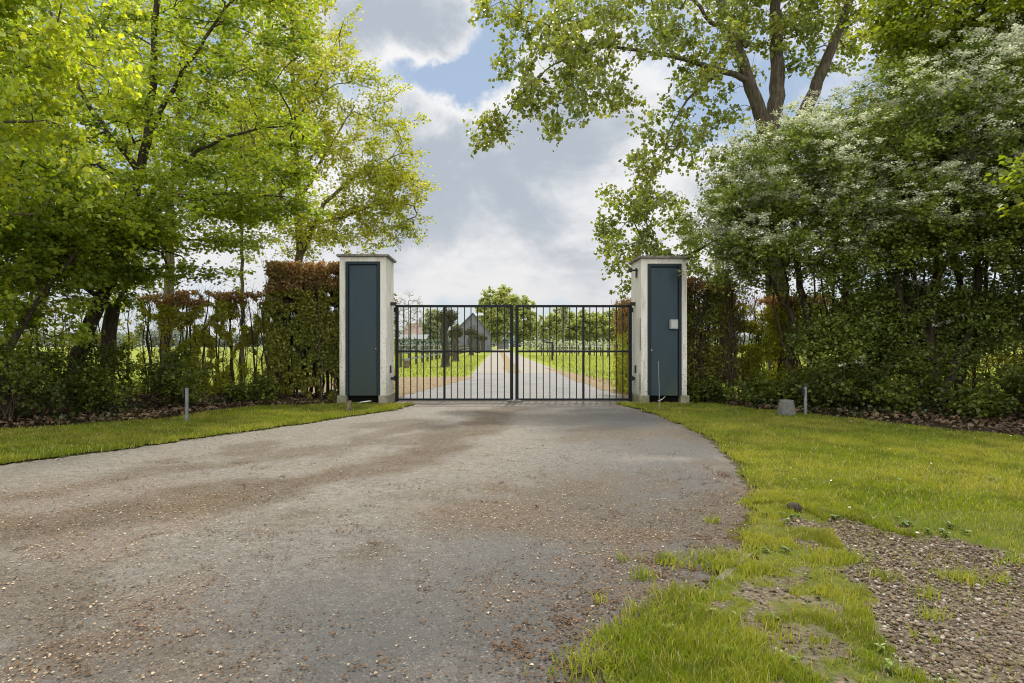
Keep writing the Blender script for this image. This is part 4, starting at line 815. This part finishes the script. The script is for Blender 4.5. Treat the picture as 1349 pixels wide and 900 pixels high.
# poplar over the right pillar
T = Tree(31).stem([(7.35, 16.2, 0), (7.2, 16.2, 2.5), (7.0, 16.2, 5.0), (6.85, 16.15, 6.7), (6.35, 16.1, 8.2), (5.75, 16.05, 9.8), (5.3, 16, 11.6), (5.1, 16, 13.5)], .34, .06, .012)
T.stem([(6.95, 16.2, 5.8), (7.2, 16.35, 7.2), (7.3, 16.4, 8.2), (7.25, 16.4, 9.8), (7.2, 16.4, 13)], .26, .06, .012).stem([(7.0, 16.2, 5.6), (7.9, 16.5, 7.0), (8.4, 16.5, 8.1), (9.1, 16.5, 9.9), (9.8, 16.5, 12)], .24, .05, .012)
T.stem([at(988, 107, 16.1), at(945, 92, 15.9), at(880, 73, 15.6), at(822, 64, 15.2), at(770, 56, 14.9), at(715, 30, 14.7), at(690, 28, 14.6)], .085, .014, .01)
T.stem([at(946, 100, 15.9), at(918, 118, 15.7), at(893, 150, 15.5), at(877, 190, 15.4), at(871, 230, 15.3)], .045, .010, .01).stem([at(985, 60, 16.1), at(930, 20, 15.8), at(900, -20, 15.6)], .09, .03).stem([at(885, 73, 15.6), at(872, 35, 15.5), at(858, 0, 15.4)], .04, .015)
T.stem([at(795, 60, 15.0), at(740, 80, 14.7), at(690, 120, 14.5), at(660, 165, 14.4), at(642, 188, 14.3)], .028, .008).stem([(6.95, 16.2, 4.7), at(945, 314, 16.3), at(918, 330, 16.4), at(890, 338, 16.5), at(850, 318, 16.5), at(828, 280, 16.5)], .075, .012)
pts = []
def cl(px, py, rx, ry, n, Y, dy=.7):
    for i in range(n):
        a = g_.uniform(0, 6.28); q = g_.random() ** .5; pts.append(at(px + rx * q * math.cos(a), py + ry * q * math.sin(a), Y + g_.normal(0, dy)))
for a in ((665, 8, 25, 20, 7, 14.6), (720, 30, 55, 34, 24, 14.7), (790, 40, 60, 45, 30, 15), (740, 100, 50, 42, 24, 14.6), (690, 110, 22, 22, 7, 14.5), (655, 160, 28, 12, 6, 14.3, .2), (640, 187, 12, 7, 3, 14.3, .2), (740, 145, 40, 25, 11, 14.6), (668, 78, 18, 18, 4, 14.5),
          (820, 110, 45, 28, 14, 15), (850, 30, 60, 45, 32, 15.4), (920, 50, 55, 60, 34, 15.9), (880, 160, 40, 40, 15, 15.4), (865, 215, 28, 28, 11, 15.3), (850, 260, 22, 22, 7, 15.4), (950, 130, 35, 35, 12, 16), (930, 190, 30, 35, 9, 15.8), (1010, 40, 60, 60, 30, 16.6), (1080, 40, 60, 60, 30, 16.8), (975, 15, 40, 40, 16, 16.2),
          (830, 290, 34, 36, 20, 16.4), (860, 330, 34, 24, 13, 16.5), (810, 320, 18, 30, 9, 16.4), (900, 300, 24, 30, 11, 16.4), (840, 375, 20, 16, 6, 16.5), (930, 340, 24, 20, 7, 16.5), (880, 260, 24, 20, 7, 16.3), (808, 262, 8, 20, 3, 16.4), (960, 250, 30, 30, 10, 16.4)): cl(*a)
pts = np.vstack([np.array(pts), ell(g_, (5.8, 15.8, 11.6), (3.6, 2.6, 1.8), 120), ell(g_, (8.6, 16.3, 11.0), (2.8, 2.2, 2.4), 110)])
T.clumps(pts); T.finish('poplar_tree', 'big poplar with a forked grey trunk and a limb hanging over the gate', 'tree', M['bark_poplar'], M['poplar_leaf'], per=56, twigs=4, tl=.42, leaf=.082, asp=.52, flat=.8, droop=.45, up=.35, centre=(7, 16.2, 8), rtip=.0042)

# hawthorns in blossom
def hawthorn(seed, stems, ells, label, per=120, blossom=.5, n_bl=30, centre=None, zmin=.55, bz=2.4):
    T = Tree(seed)
    for p_, r0, r1 in stems: T.stem(p_, r0, r1, .03)
    for i in range(5):
        b0 = np.array(stems[0][0][0]); a = g_.uniform(0, 6.28); d = g_.uniform(.2, .7); e = b0 + [d * math.cos(a), d * .6 * math.sin(a), 0]
        T.stem([tuple(e), tuple(e + [g_.normal(0, .12) + .3 * math.cos(a), .1, 1.3]), tuple(e + [.6 * math.cos(a) + g_.normal(0, .15), .1, 2.6]), tuple(e + [.8 * math.cos(a), .1, 3.7])], g_.uniform(.025, .05), .012, .03)
    C = np.vstack([ell(g_, c, r, n, sh) for c, r, n, sh in ells]); C = C[C[:, 2] > zmin]; T.clumps(C)
    root = T.finish('hawthorn', label, 'tree', M['bark_dark'], M['haw_leaf'], per=per, twigs=6, tl=.36, leaf=.05, asp=.46, flat=.4, droop=.05, up=1.0, centre=centre, rtip=.0042)
    C = np.array(T.cl); rng = T.rng; cc = np.array(centre) if centre is not None else C.mean(0); od = C - cc; rr_ = np.linalg.norm(od / (np.ptp(C, axis=0) / 2), axis=1)
    w = sstep(.35, .7, rr_) * sstep(bz, bz + 1.2, C[:, 2]) * (.12 + .88 * sstep(.38, .58, fbm(C[:, 0] * 1.1 + 3, C[:, 2] * 1.3, seed))); sel = C[rng.random(len(C)) < w * blossom + .03]
    if len(sel):
        k = 8; on = (sel - cc) / np.linalg.norm(sel - cc, axis=1)[:, None]; H = np.repeat(sel + on * .20, k, 0) + rng.normal(0, .20, (len(sel) * k, 3)) * [1, 1, .35] + [0, 0, .16]
        m = n_bl; P = np.repeat(H, m, 0); n = len(P); d = rng.normal(0, .040, (n, 3)); d[:, 2] *= .45; P = P + d
        a = rng.normal(0, 1, (n, 3)); a[:, 2] *= .3; N = rng.normal(0, .35, (n, 3)); N[:, 2] += 1; s = rng.uniform(.022, .038, n)
        V, Fc = leaves_mesh('blossom', P - np.array(root.location), a, N, s, s * .5, .1, .1); new_obj('blossom', mesh_np('blossom', V, Fc), M['blossom'], root)
    return root
hawthorn(41, [([(6.3, 12.4, 0), (6.2, 12.4, 1.2), (5.9, 12.3, 2.6), (5.7, 12.2, 4.2), (5.6, 12.2, 5.2)], .10, .03), ([(6.35, 12.4, .2), (6.8, 12.3, 1.6), (6.7, 12.2, 3.2), (6.9, 12.2, 5)], .08, .03), ([(6.2, 12.4, 1.0), (5.3, 12.2, 2.4), (4.6, 12.1, 3.3)], .05, .015)],
         [((5.9, 12.1, 3.75), (1.85, 1.5, 1.6), 340, .35), ((4.75, 12.2, 3.3), (1.0, .9, 1.1), 70, .5), ((7.3, 12.2, 1.7), (.9, .8, 1.1), 60, .5), ((6.5, 11.9, 1.5), (.8, .6, .9), 34, .5)], 'blossoming hawthorn nearest the gate pillar, leaning over the thin hedge', centre=(6.1, 12.4, 3.0), blossom=1.25, bz=2.0)
hawthorn(42, [([(8.3, 11.9, 0), (8.2, 11.9, 1.5), (8.3, 11.8, 3.2), (8.2, 11.7, 5.5)], .11, .03), ([(8.4, 11.9, .2), (8.9, 11.8, 1.8), (9.0, 11.7, 3.6), (9.2, 11.6, 5.5)], .09, .03), ([(8.2, 11.9, .3), (7.6, 11.8, 1.8), (7.3, 11.6, 3.4), (7.1, 11.5, 5)], .08, .025), ([(8.25, 12.0, .1), (7.9, 12.1, 2), (7.8, 12.2, 4)], .06, .02)],
         [((8.2, 11.5, 4.5), (2.1, 1.7, 2.0), 430, .35), ((7.4, 11.2, 3.3), (1.2, 1.0, .8), 70, .5), ((8.4, 12.1, 1.8), (1.6, .9, 1.1), 80, .5)], 'tall blossoming hawthorn with several dark stems in the middle of the thicket', centre=(8.2, 11.9, 3.4), blossom=1.25, bz=2.5)
hawthorn(43, [([(10.2, 11.2, 0), (10.3, 11.2, 1.3), (10.0, 11.1, 2.6), (9.8, 11, 4.5), (9.8, 11, 6)], .10, .03), ([(10.3, 11.2, .5), (10.9, 11, 1.9), (11.0, 10.9, 3.6), (11.2, 10.8, 5.5)], .09, .03), ([(10.2, 11.2, .2), (9.5, 11.0, 1.6), (9.1, 10.8, 2.8), (9, 10.7, 4)], .07, .02), ([(10.1, 11.2, .3), (10.5, 11.3, 2.2), (10.6, 11.2, 4)], .06, .02)],
         [((10.2, 10.8, 4.6), (2.3, 1.7, 2.0), 430, .35), ((9.3, 10.3, 3.1), (1.1, .9, .8), 60, .5), ((10.4, 11.4, 1.9), (1.9, .9, 1.0), 70, .5)], 'dark many stemmed hawthorn at the right edge of the thicket', centre=(10.4, 11.2, 3.4), blossom=1.1, bz=2.8)
hawthorn(44, [([(12.6, 10.4, 0), (12.5, 10.4, 1.5), (12.3, 10.3, 3.2), (12.2, 10.3, 5)], .1, .03)], [((12.2, 10.2, 3.9), (2.0, 1.6, 2.4), 260, .4)], 'hawthorn cut by the right edge of the photo', centre=(12.5, 10.6, 3.0), blossom=.6, bz=3.2)
for i, (x, y) in enumerate(((9.3, 12.7), (8.0, 13.2), (11.3, 12.4))):
    hawthorn(47 + i, [([(x, y, 0), (x + .1, y, 1.6), (x - .1, y, 3.4), (x, y, 5.2)], .09, .03), ([(x, y, .3), (x + .5, y, 2), (x + .6, y, 4)], .06, .02)], [((x, y, 4.5), (1.8, 1.2, 2.2), 200, .5), ((x, y, 1.8), (1.3, .8, 1.1), 80, .5)],
             ('shaded hawthorn standing behind the middle of the thicket', 'shaded hawthorn behind the one nearest the pillar', 'shaded hawthorn behind the right end of the thicket')[i], blossom=.3, per=100, bz=3.5)
# bright young maple over the thicket, upper right
T = Tree(51).stem([(12.4, 13.5, 0), (12.2, 13.4, 3), (11.6, 13, 6), (11, 12.6, 9)], .16, .04).stem([(12.1, 13.3, 4), (10.8, 12.5, 6.2), (9.4, 12, 7.2), (8.2, 11.8, 7.6)], .07, .015).stem([(11.8, 13.1, 5.2), (11.4, 11.6, 6.3), (11, 10.6, 6.8)], .06, .015)
C = np.vstack([ell(g_, (10.2, 12.0, 7.6), (2.7, 1.9, 1.5), 230, .45), ell(g_, (11.6, 11.5, 7.2), (2.2, 1.8, 1.7), 130, .45), ell(g_, (8.4, 12.4, 7.4), (1.3, 1.2, 1.0), 50)])
T.clumps(C); T.finish('bright_maple', 'bright green maple spreading above the hawthorns in the upper right', 'tree', M['bark_dark'], M['bright_leaf'], per=84, twigs=6, tl=.46, leaf=.078, asp=.52, flat=.25, droop=.2, up=1.1)
T = Tree(52).stem([(9.4, 8.2, 0), (9.3, 8.2, 1.5), (8.8, 8.1, 3), (8.2, 8, 4)], .07, .02)
C = np.vstack([ell(g_, (7.6, 8.3, 3.3), (.7, .5, .5), 22), ell(g_, (8.9, 8.4, 3.9), (1.2, .9, 1.2), 60, .5)]); T.clumps(C[C[:, 0] > 6.9]); T.finish('small_sycamore', 'fresh green branch tips poking in at the right edge', 'tree', M['bark_dark'], M['bright_leaf'], per=60, twigs=5, tl=.34, leaf=.085, asp=.52, flat=.3, droop=.25)

# undergrowth bushes along the beds
def shrub(seed, x, y, h, w_, label, mat, per=70, n=22, leaf=.055, group=None, nst=5):
    T = Tree(seed); rng = T.rng
    for i in range(nst):
        a = rng.uniform(0, 6.28); d = w_ * rng.uniform(.3, .9); T.stem([(x + rng.normal(0, .06), y + rng.normal(0, .06), 0), (x + .4 * d * math.cos(a), y + .4 * d * math.sin(a), h * .5), (x + d * math.cos(a), y + d * math.sin(a), h * rng.uniform(.75, 1.05))], .016, .005, .015)
    C = ell(rng, (x, y, h * .6), (w_, w_ * .8, h * .45), n, .5, .06); T.clumps(C)
    return T.finish('shrub', label, 'shrub', M['stem'], mat, base=(x, y, 0), per=per, twigs=5, tl=.24, leaf=leaf, asp=.46, flat=.45, droop=.12, up=1.1, rtip=.003, group=group)
sl_ = [(-7.4, 9.55, 1.1, .75, 'leafy shrub at the lawn edge under the crooked maple'), (-6.7, 10.4, .8, .5, 'low shrub between the lawn edge and the leaning maple'), (-8.6, 9.3, 1.3, .9, 'bushy shrub in the bottom left corner of the bed'), (-6.3, 12.4, 1.1, .55, 'thin stemmed shrub in front of the thin hedge'),
       (-5.9, 11.6, .75, .4, 'small dark shrub behind the left tube post'), (-7.6, 12.0, 1.3, .6, 'twiggy shrub before the leaning maple trunk'), (-9.6, 10.4, 1.5, 1.0, 'broad shrub behind the bottom left corner'), (-4.9, 12.6, .5, .35, 'low green sprig at the foot of the russet hedge'), (-8.2, 11.2, 1.2, .6, 'loose shrub with upright shoots left of the leaning maple')]
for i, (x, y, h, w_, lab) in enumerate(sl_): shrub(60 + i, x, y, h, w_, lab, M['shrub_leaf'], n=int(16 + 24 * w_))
sr_ = [(5.0, 12.1, .45, .4, 'low shrub in front of the thin yellow green hedge'), (5.6, 11.7, .6, .4, 'shrub behind the right tube post'), (6.2, 11.2, .9, .55, 'shrub right of the tube post at the lawn edge'), (6.7, 10.6, .6, .4, 'low leafy shrub at the lawn edge below the middle hawthorn'), (7.3, 10.9, 1.2, .6, 'taller shrub in the shade of the middle hawthorn'),
       (7.6, 10.0, .5, .35, 'sprawling bramble reaching onto the right lawn'), (8.4, 10.0, 1.0, .6, 'dark shrub at the foot of the right hawthorn'), (8.5, 9.3, .45, .35, 'low bramble at the lawn edge by the right border'), (9.4, 9.4, 1.0, .6, 'dark leafy shrub near the right border'), (10.2, 9.2, 1.2, .8, 'wide shrub at the right border of the thicket'), (4.3, 12.9, .45, .35, 'small ground shrub at the foot of the dark twiggy hedge'), (6.9, 12.4, 1.2, .6, 'shrub under the hawthorn nearest the pillar')]
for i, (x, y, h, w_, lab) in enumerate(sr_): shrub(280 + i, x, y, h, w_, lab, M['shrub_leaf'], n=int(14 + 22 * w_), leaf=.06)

# ------------------------------------------------------------------ beyond the gate
def fence_l():
    r = thing('paddock_fence', 'grey paddock fence with two rails left of the far drive', 'fence', (-5.2, 34, 0)); M['rail_grey'] = plain('grey_rail', (.22, .235, .225), .8, .2, 0, .2)
    M['post_wood'] = plain('post_wood', (.085, .08, .055), .9, .15, 0, .35, 5); ys = [34 + 3.25 * i for i in range(30)]
    for y in ys:
        s = Solid(); s.lathe([(.085, -.05), (.085, 1.15), (.06, 1.18)], (0, y - 34, 0), 8); s.build('post', M['post_wood'], r)
    for z in (.42, .82):
        for a, b_ in zip(ys, ys[1:]):
            s = Solid(); s.box(.09, .13, a - 34 + .01, b_ - 34 - .01, z - .05, z + .05); s.build('rail', M['rail_grey'], r)
fence_l()
def fence_r():
    r = thing('paddock_fence', 'pale railed paddock fence right of the far drive', 'fence', (11.5, 55, 0)); M['rail_pale'] = plain('pale_rail', (.46, .46, .42), .8, .2, 0, .15); ys = [48 + 4.2 * i for i in range(26)]
    for y in ys:
        s = Solid(); s.lathe([(.08, -.05), (.08, 1.2), (.06, 1.22)], (-(y - 55) * .012, y - 55, 0), 8); s.build('post', M['post_wood'], r)
    for z in (.55, 1.05):
        for a, b_ in zip(ys, ys[1:]):
            s = Solid(); xa = -.1 - (a - 55) * .012; s.box(xa - .02, xa + .02, a - 55 + .01, b_ - 55 - .01, z - .06, z + .06); s.build('rail', M['rail_pale'], r)
fence_r()
def xfence(label, y, x0, x1, m, h, n):
    r = thing('paddock_fence', label, 'fence', (x0, y, 0))
    for i in range(n + 1):
        s = Solid(); xx = (x1 - x0) * i / n; s.box(xx - .06, xx + .06, -.06, .06, -.05, h + .1); s.build('post', M['post_wood'], r)
    for z in (h * .5, h):
        for i in range(n):
            s = Solid(); a = (x1 - x0) * i / n; b_ = (x1 - x0) * (i + 1) / n; s.box(a + .061, b_ - .061, -.02, .02, z - .06, z + .06); s.build('rail', m, r)
xfence('pale crosswise fence running behind the right meadow', 74, 5.2, 21, M['rail_pale'], 1.1, 22)
xfence('grey crosswise fence behind the left paddock', 88, -22, -6, M['rail_grey'], 1.2, 12)
s = Solid(); s.box(-.07, .07, -.07, .07, -.05, 1.35); sp = thing('sign_post', 'dark T shaped post in the meadow right of the far drive', 'post', ((727.5 - VX) / F * 50, 50, 0)); s.build('pole', M['black'], sp, .01)
s = Solid(); s.box(-.55, .12, -.03, .03, 1.36, 1.46); s.build('crossbar', M['black'], sp, .01)
for (x, y, lab) in ((6.9, 26.0, 'dark stump of a post in the grass behind the right leaf of the gate'), (-4.75, 33.0, 'low stone block at the start of the left paddock fence')):
    s = Solid(); s.box(x - .14, x + .14, y - .14, y + .14, -.02, .42); tag(s.build('marker_block', M['oldwood'], bevel=.02), lab, 'block')
# hedge strips low on the horizon
M['far_hedge'] = plain('far_hedge', (.11, .15, .105), .95, .1, 0, .25, .8)
def low_hedge(label, x0, x1, y, h, seed):
    rng = np.random.default_rng(seed); n = int((x1 - x0) * 60); X = rng.uniform(x0, x1, n); Y = y + rng.normal(0, .5, n); Z = h * rng.random(n) * (.8 + .4 * fbm(X * .5, X * 0, seed)); a = rng.normal(0, 1, (n, 3)); N = rng.normal(0, 1, (n, 3)); N[:, 2] += .6; sz = rng.uniform(.25, .5, n)
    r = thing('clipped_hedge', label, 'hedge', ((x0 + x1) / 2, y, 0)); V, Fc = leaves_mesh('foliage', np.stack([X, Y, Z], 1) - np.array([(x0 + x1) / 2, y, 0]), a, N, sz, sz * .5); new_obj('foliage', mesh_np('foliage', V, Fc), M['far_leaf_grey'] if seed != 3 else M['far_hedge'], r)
low_hedge('long dark green hedge beyond the left paddock fence', -28, -5.5, 92, 2.2, 3); low_hedge('low grey green hedge along the far edge of the right meadow', 4.5, 40, 112, 2.0, 4)
# pollarded willows
def pollard(seed, px, Y, h, r0, label, knob):
    rng = np.random.default_rng(seed); X = (px - VX) / F * Y; r = thing('pollard_willow', label, 'tree', (X, Y, 0)); q = Quads(); q.tube(smooth_line([(0, 0, -.05), (.05, 0, h * .3), (-.05, .02, h * .65), (.04, 0, h)], .2, .02, rng), np.interp(np.linspace(0, 1, len(smooth_line([(0, 0, -.05), (.05, 0, h * .3), (-.05, .02, h * .65), (.04, 0, h)], .2))), [0, .1, .8, 1], [r0 * 1.35, r0, r0 * .95, r0 * 1.2]), 12)
    bm = bmesh.new()
    for (kx, kz, kr) in knob:
        m_ = bmesh.ops.create_icosphere(bm, subdivisions=3, radius=kr)['verts']
        for v in m_: v.co = Vector((v.co.x * 1.1 + kx, v.co.y, v.co.z * .8 + kz)) + v.co.normalized() * (rng.normal(0, kr * .09))
    q.build('trunk', M['bark_pollard'], r); me = bpy.data.meshes.new('knob'); bm.to_mesh(me); bm.free(); new_obj('knob', me, M['bark_pollard'], r)
    n = 150; kk = np.array(knob)[rng.integers(0, len(knob), n)]; d = rng.normal(0, 1, (n, 3)); d[:, 2] = np.abs(d[:, 2]); d /= np.linalg.norm(d, axis=1)[:, None]; A = np.stack([kk[:, 0], 0 * kk[:, 0], kk[:, 1]], 1) + d * kk[:, 2:3] * .8; B = A + d * rng.uniform(.1, .35, (n, 1)); q = Quads(); q.prisms(A, B, .014, .005); q.build('shoots', M['bark_pollard'], r)
    n = 900; kk = np.array(knob)[rng.integers(0, len(knob), n)]; d = rng.normal(0, 1, (n, 3)); d /= np.linalg.norm(d, axis=1)[:, None]; A = np.stack([kk[:, 0], 0 * kk[:, 0], kk[:, 1] + .08], 1) + d * kk[:, 2:3] * rng.uniform(.8, 1.35, (n, 1)); V, Fc = leaves_mesh('crown', A, rng.normal(0, 1, (n, 3)), rng.normal(0, 1, (n, 3)), .11, .03); new_obj('crown', mesh_np('crown', V, Fc), M['pollard_leaf'], r)
pollard(1, 586.5, 35, 2.65, .23, 'thick pollarded willow trunk nearest the gate', [(-.28, 2.72, .27), (.08, 2.88, .30), (.38, 2.74, .26), (.24, 2.42, .2)])
pollard(2, 600, 47, 2.2, .25, 'second pollarded willow with a knobbly head on the right', [(.08, 2.35, .34), (-.28, 2.0, .24), (.26, 2.05, .26)])
pollard(3, 620.5, 76, 2.6, .30, 'slim pollard in front of the barn gable', [(0, 2.9, .45), (.5, 2.7, .3), (-.45, 2.7, .3)])
pollard(4, 629.5, 98, 2.4, .32, 'pollard before the right half of the barn', [(0, 2.6, .5), (-.5, 2.5, .35), (.6, 2.5, .35)])
pollard(5, 635.5, 126, 2.5, .34, 'last pollard of the row, by the barn corner', [(0, 2.7, .55), (.6, 2.6, .4), (-.5, 2.5, .4)])
# barn
M['slate'] = plain('slate_gable', (.135, .14, .16), .8, .2, 0, .2, 1.2); M['roof_grey'] = plain('roof_grey', (.10, .105, .125), .75, .3, 0, .2, .8); M['roof_red'] = plain('roof_red', (.20, .15, .13), .8, .2, 0, .2, .6); M['wall_pale'] = plain('wall_pale', (.24, .225, .20), .85, .2, 0, .12, .5); M['shed_grey'] = plain('shed_grey', (.26, .28, .31), .7, .3, 0, .15, .6); M['window_dark'] = plain('window_dark', (.05, .06, .07), .2, .5)
Yb = 140.; k_ = Yb / F; xl, xr, xa = (602 - VX) * k_, (646.5 - VX) * k_, (623 - VX) * k_; zl, zr, za = 1.2 + 21 * k_, 1.2 + 14 * k_, 1.2 + 42 * k_
bn = thing('barn', 'grey barn with a steep slate gable facing the drive', 'barn', (xa, Yb, 0)); s = Solid(); D_ = 20
s.bm.faces.new([s.bm.verts.new(p) for p in ((xl - xa, 0, 0), (xr - xa, 0, 0), (xr - xa, 0, zr), (0, 0, za - .05), (xl - xa, 0, zl))]); s.box(xl - xa, xl - xa + .2, .05, D_, 0, zl - .1); s.box(xr - xa - .2, xr - xa, .05, D_, 0, zr - .1); s.build('wall', M['slate'], bn)
for (xe, ze) in ((xl - xa, zl), (xr - xa, zr)):
    s = Solid(); ex = xe * 1.06; ez = ze - (za - ze) * .06; s.bm.faces.new([s.bm.verts.new(p) for p in ((0, -.25, za), (ex, -.25, ez), (ex, D_, ez), (0, D_, za))]); s.bm.faces.new([s.bm.verts.new(p) for p in ((0, -.25, za + .22), (ex, -.25, ez + .22), (ex, D_, ez + .22), (0, D_, za + .22))]); s.bm.faces.new([s.bm.verts.new(p) for p in ((0, -.25, za), (ex, -.25, ez), (ex, -.25, ez + .22), (0, -.25, za + .22))]); s.build('roof', M['roof_grey'], bn)
s = Solid(); s.box(-1.2, 1.2, -.12, -.02, 0, 2.6); s.build('door', M['window_dark'], bn); s = Solid(); s.box(-.5, .4, -.10, -.02, 4.6, 5.5); s.build('window', M['window_dark'], bn)
# house with the red roof, and a long low shed
Yh = 150.; k_ = Yh / F
hs = thing('farmhouse', 'farmhouse with a faded red roof behind the left paddock', 'house', ((545 - VX) * k_, Yh, 0)); s = Solid(); s.box(-2.6, 2.6, 0, 7, 0, 3.4); s.build('wall', M['wall_pale'], hs)
s = Solid(); s.prism([(-2.9, -.3), (2.9, -.3), (2.9, 7.3), (-2.9, 7.3)], 3.401, 3.6)
a = [s.bm.verts.new(p) for p in ((-2.9, -.3, 3.62), (2.9, -.3, 3.62), (2.9, 7.3, 3.62), (-2.9, 7.3, 3.62), (-2.2, 3.5, 6.6), (2.2, 3.5, 6.6))]
for f in ((0, 1, 5, 4), (1, 2, 5), (2, 3, 4, 5), (3, 0, 4)): s.bm.faces.new([a[i] for i in f])
rf = s.build('roof', M['roof_red'], hs); s = Solid(); s.box(.9, 1.4, 3.1, 3.7, 6, 7.5); s.build('chimney', M['roof_red'], rf)
for xw in (-1.7, 0, 1.7):
    s = Solid(); s.box(xw - .45, xw + .45, -.06, -.003, 1.2, 2.5); s.build('window', M['window_dark'], hs)
sh = thing('shed', 'long low grey shed beside the red roofed farmhouse', 'shed', ((530 - VX) * 128 / F, 128, 0)); s = Solid(); s.box(-4.5, 4.5, 0, 5, 0, 2.3); s.build('wall', M['shed_grey'], sh); s = Solid(); s.bm.faces.new([s.bm.verts.new(p) for p in ((-4.8, -.4, 2.25), (4.8, -.4, 2.25), (4.8, 5.4, 3.5), (-4.8, 5.4, 3.5))]); s.bm.faces.new([s.bm.verts.new(p) for p in ((-4.8, -.4, 2.25), (4.8, -.4, 2.25), (4.8, -.4, 2.45), (-4.8, -.4, 2.45))]); s.build('roof', plain('shed_roof', (.13, .138, .15), .6, .3, 0, .1), sh)
gs = thing('shed', 'small grey shed at the far end of the drive', 'shed', ((663 - VX) * 210 / F, 210, 0)); s = Solid(); s.box(-1.8, 1.8, 0, 4, 0, 2.6); s.build('wall', M['shed_grey'], gs); s = Solid(); s.prism([(-2.1, -.3), (2.1, -.3), (2.1, 4.3), (-2.1, 4.3)], 2.602, 2.85); s.build('roof', M['roof_grey'], gs)
# far trees
def far_tree(seed, px, Y, wpx, top, bot, mat, label, name='field_tree', dens=1.0, leaf=None, group='trees along the far meadow', n=70, sparse=False, trunk=.3):
    k = Y / F; X = (px - VX) * k; zt = EYE + (HZ - top) * k; zb = max(.8, EYE + (HZ - bot) * k); rx = wpx / 2 * k; T = Tree(seed); rng = T.rng; h = zt - zb
    T.stem([(X, Y, 0), (X + rng.normal(0, .1), Y, zb), (X + rng.normal(0, .2), Y, zb + h * .5), (X, Y, zt - h * .1)], trunk, .05)
    C = np.vstack([ell(rng, (X, Y, zb + h * .52), (rx, rx * .9, h * .48), n, .4), ell(rng, (X + rx * rng.uniform(-.4, .4), Y, zb + h * .7), (rx * .6, rx * .6, h * .28), n // 3), ell(rng, (X + rx * rng.uniform(-.5, .5), Y, zb + h * .35), (rx * .7, rx * .6, h * .3), n // 3)]); T.clumps(C)
    lf = leaf or max(.14, .0021 * Y)
    return T.finish(name, label, 'tree', M['bark_far'], mat, per=int(120 * dens), twigs=5, tl=rx * .22, leaf=lf, asp=.5, flat=.8, droop=.1, rtip=.02, group=group)
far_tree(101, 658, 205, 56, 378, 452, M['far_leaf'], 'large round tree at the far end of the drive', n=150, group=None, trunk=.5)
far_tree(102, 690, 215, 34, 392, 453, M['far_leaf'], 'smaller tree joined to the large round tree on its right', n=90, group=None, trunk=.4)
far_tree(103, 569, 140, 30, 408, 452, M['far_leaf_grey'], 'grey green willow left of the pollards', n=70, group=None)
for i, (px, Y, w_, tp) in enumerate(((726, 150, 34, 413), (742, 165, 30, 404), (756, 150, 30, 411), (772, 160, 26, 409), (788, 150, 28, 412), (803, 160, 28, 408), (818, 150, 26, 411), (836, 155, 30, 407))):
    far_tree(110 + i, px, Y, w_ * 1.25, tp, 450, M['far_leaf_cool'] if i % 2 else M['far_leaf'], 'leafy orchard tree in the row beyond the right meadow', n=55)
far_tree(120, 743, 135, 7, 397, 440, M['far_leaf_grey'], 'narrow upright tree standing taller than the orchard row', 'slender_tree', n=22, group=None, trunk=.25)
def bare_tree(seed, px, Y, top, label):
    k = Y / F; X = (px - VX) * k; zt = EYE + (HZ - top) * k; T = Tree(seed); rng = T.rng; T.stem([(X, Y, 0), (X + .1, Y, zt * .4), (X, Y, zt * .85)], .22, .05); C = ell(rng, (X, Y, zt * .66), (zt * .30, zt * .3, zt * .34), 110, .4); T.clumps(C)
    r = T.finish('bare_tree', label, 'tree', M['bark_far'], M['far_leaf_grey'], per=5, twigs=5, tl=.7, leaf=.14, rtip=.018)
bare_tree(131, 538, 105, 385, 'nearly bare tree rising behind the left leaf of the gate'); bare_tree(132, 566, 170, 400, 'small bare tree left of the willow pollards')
# far woods along the horizon, and trees left and right seen through the hedges
def wood(label, x0, x1, y, h, seed, mat):
    rng = np.random.default_rng(seed); n = int((x1 - x0) * 34); X = rng.uniform(x0, x1, n); top = h * (.55 + .75 * fbm(X * .06, X * 0 + seed, seed)); Z = top * rng.random(n) ** .7; Y = y + rng.normal(0, 4, n); a = rng.normal(0, 1, (n, 3)); N = rng.normal(0, 1, (n, 3)); N[:, 2] += .5; sz = rng.uniform(.9, 2.2, n)
    V, Fc = leaves_mesh('w', np.stack([X, Y, Z], 1), a, N, sz, sz * .5); tag(new_obj('woods', mesh_np('woods', V, Fc), mat), label, 'woods', kind='stuff')
M['wood_haze'] = leaf_mat('wood_haze', ((.25, .29, .24), (.31, .35, .28), (.24, .28, .25)), .3, (1, 1, .8), .8, .1, .02, 1.1)  # haze put into the pale greyed leaf colours
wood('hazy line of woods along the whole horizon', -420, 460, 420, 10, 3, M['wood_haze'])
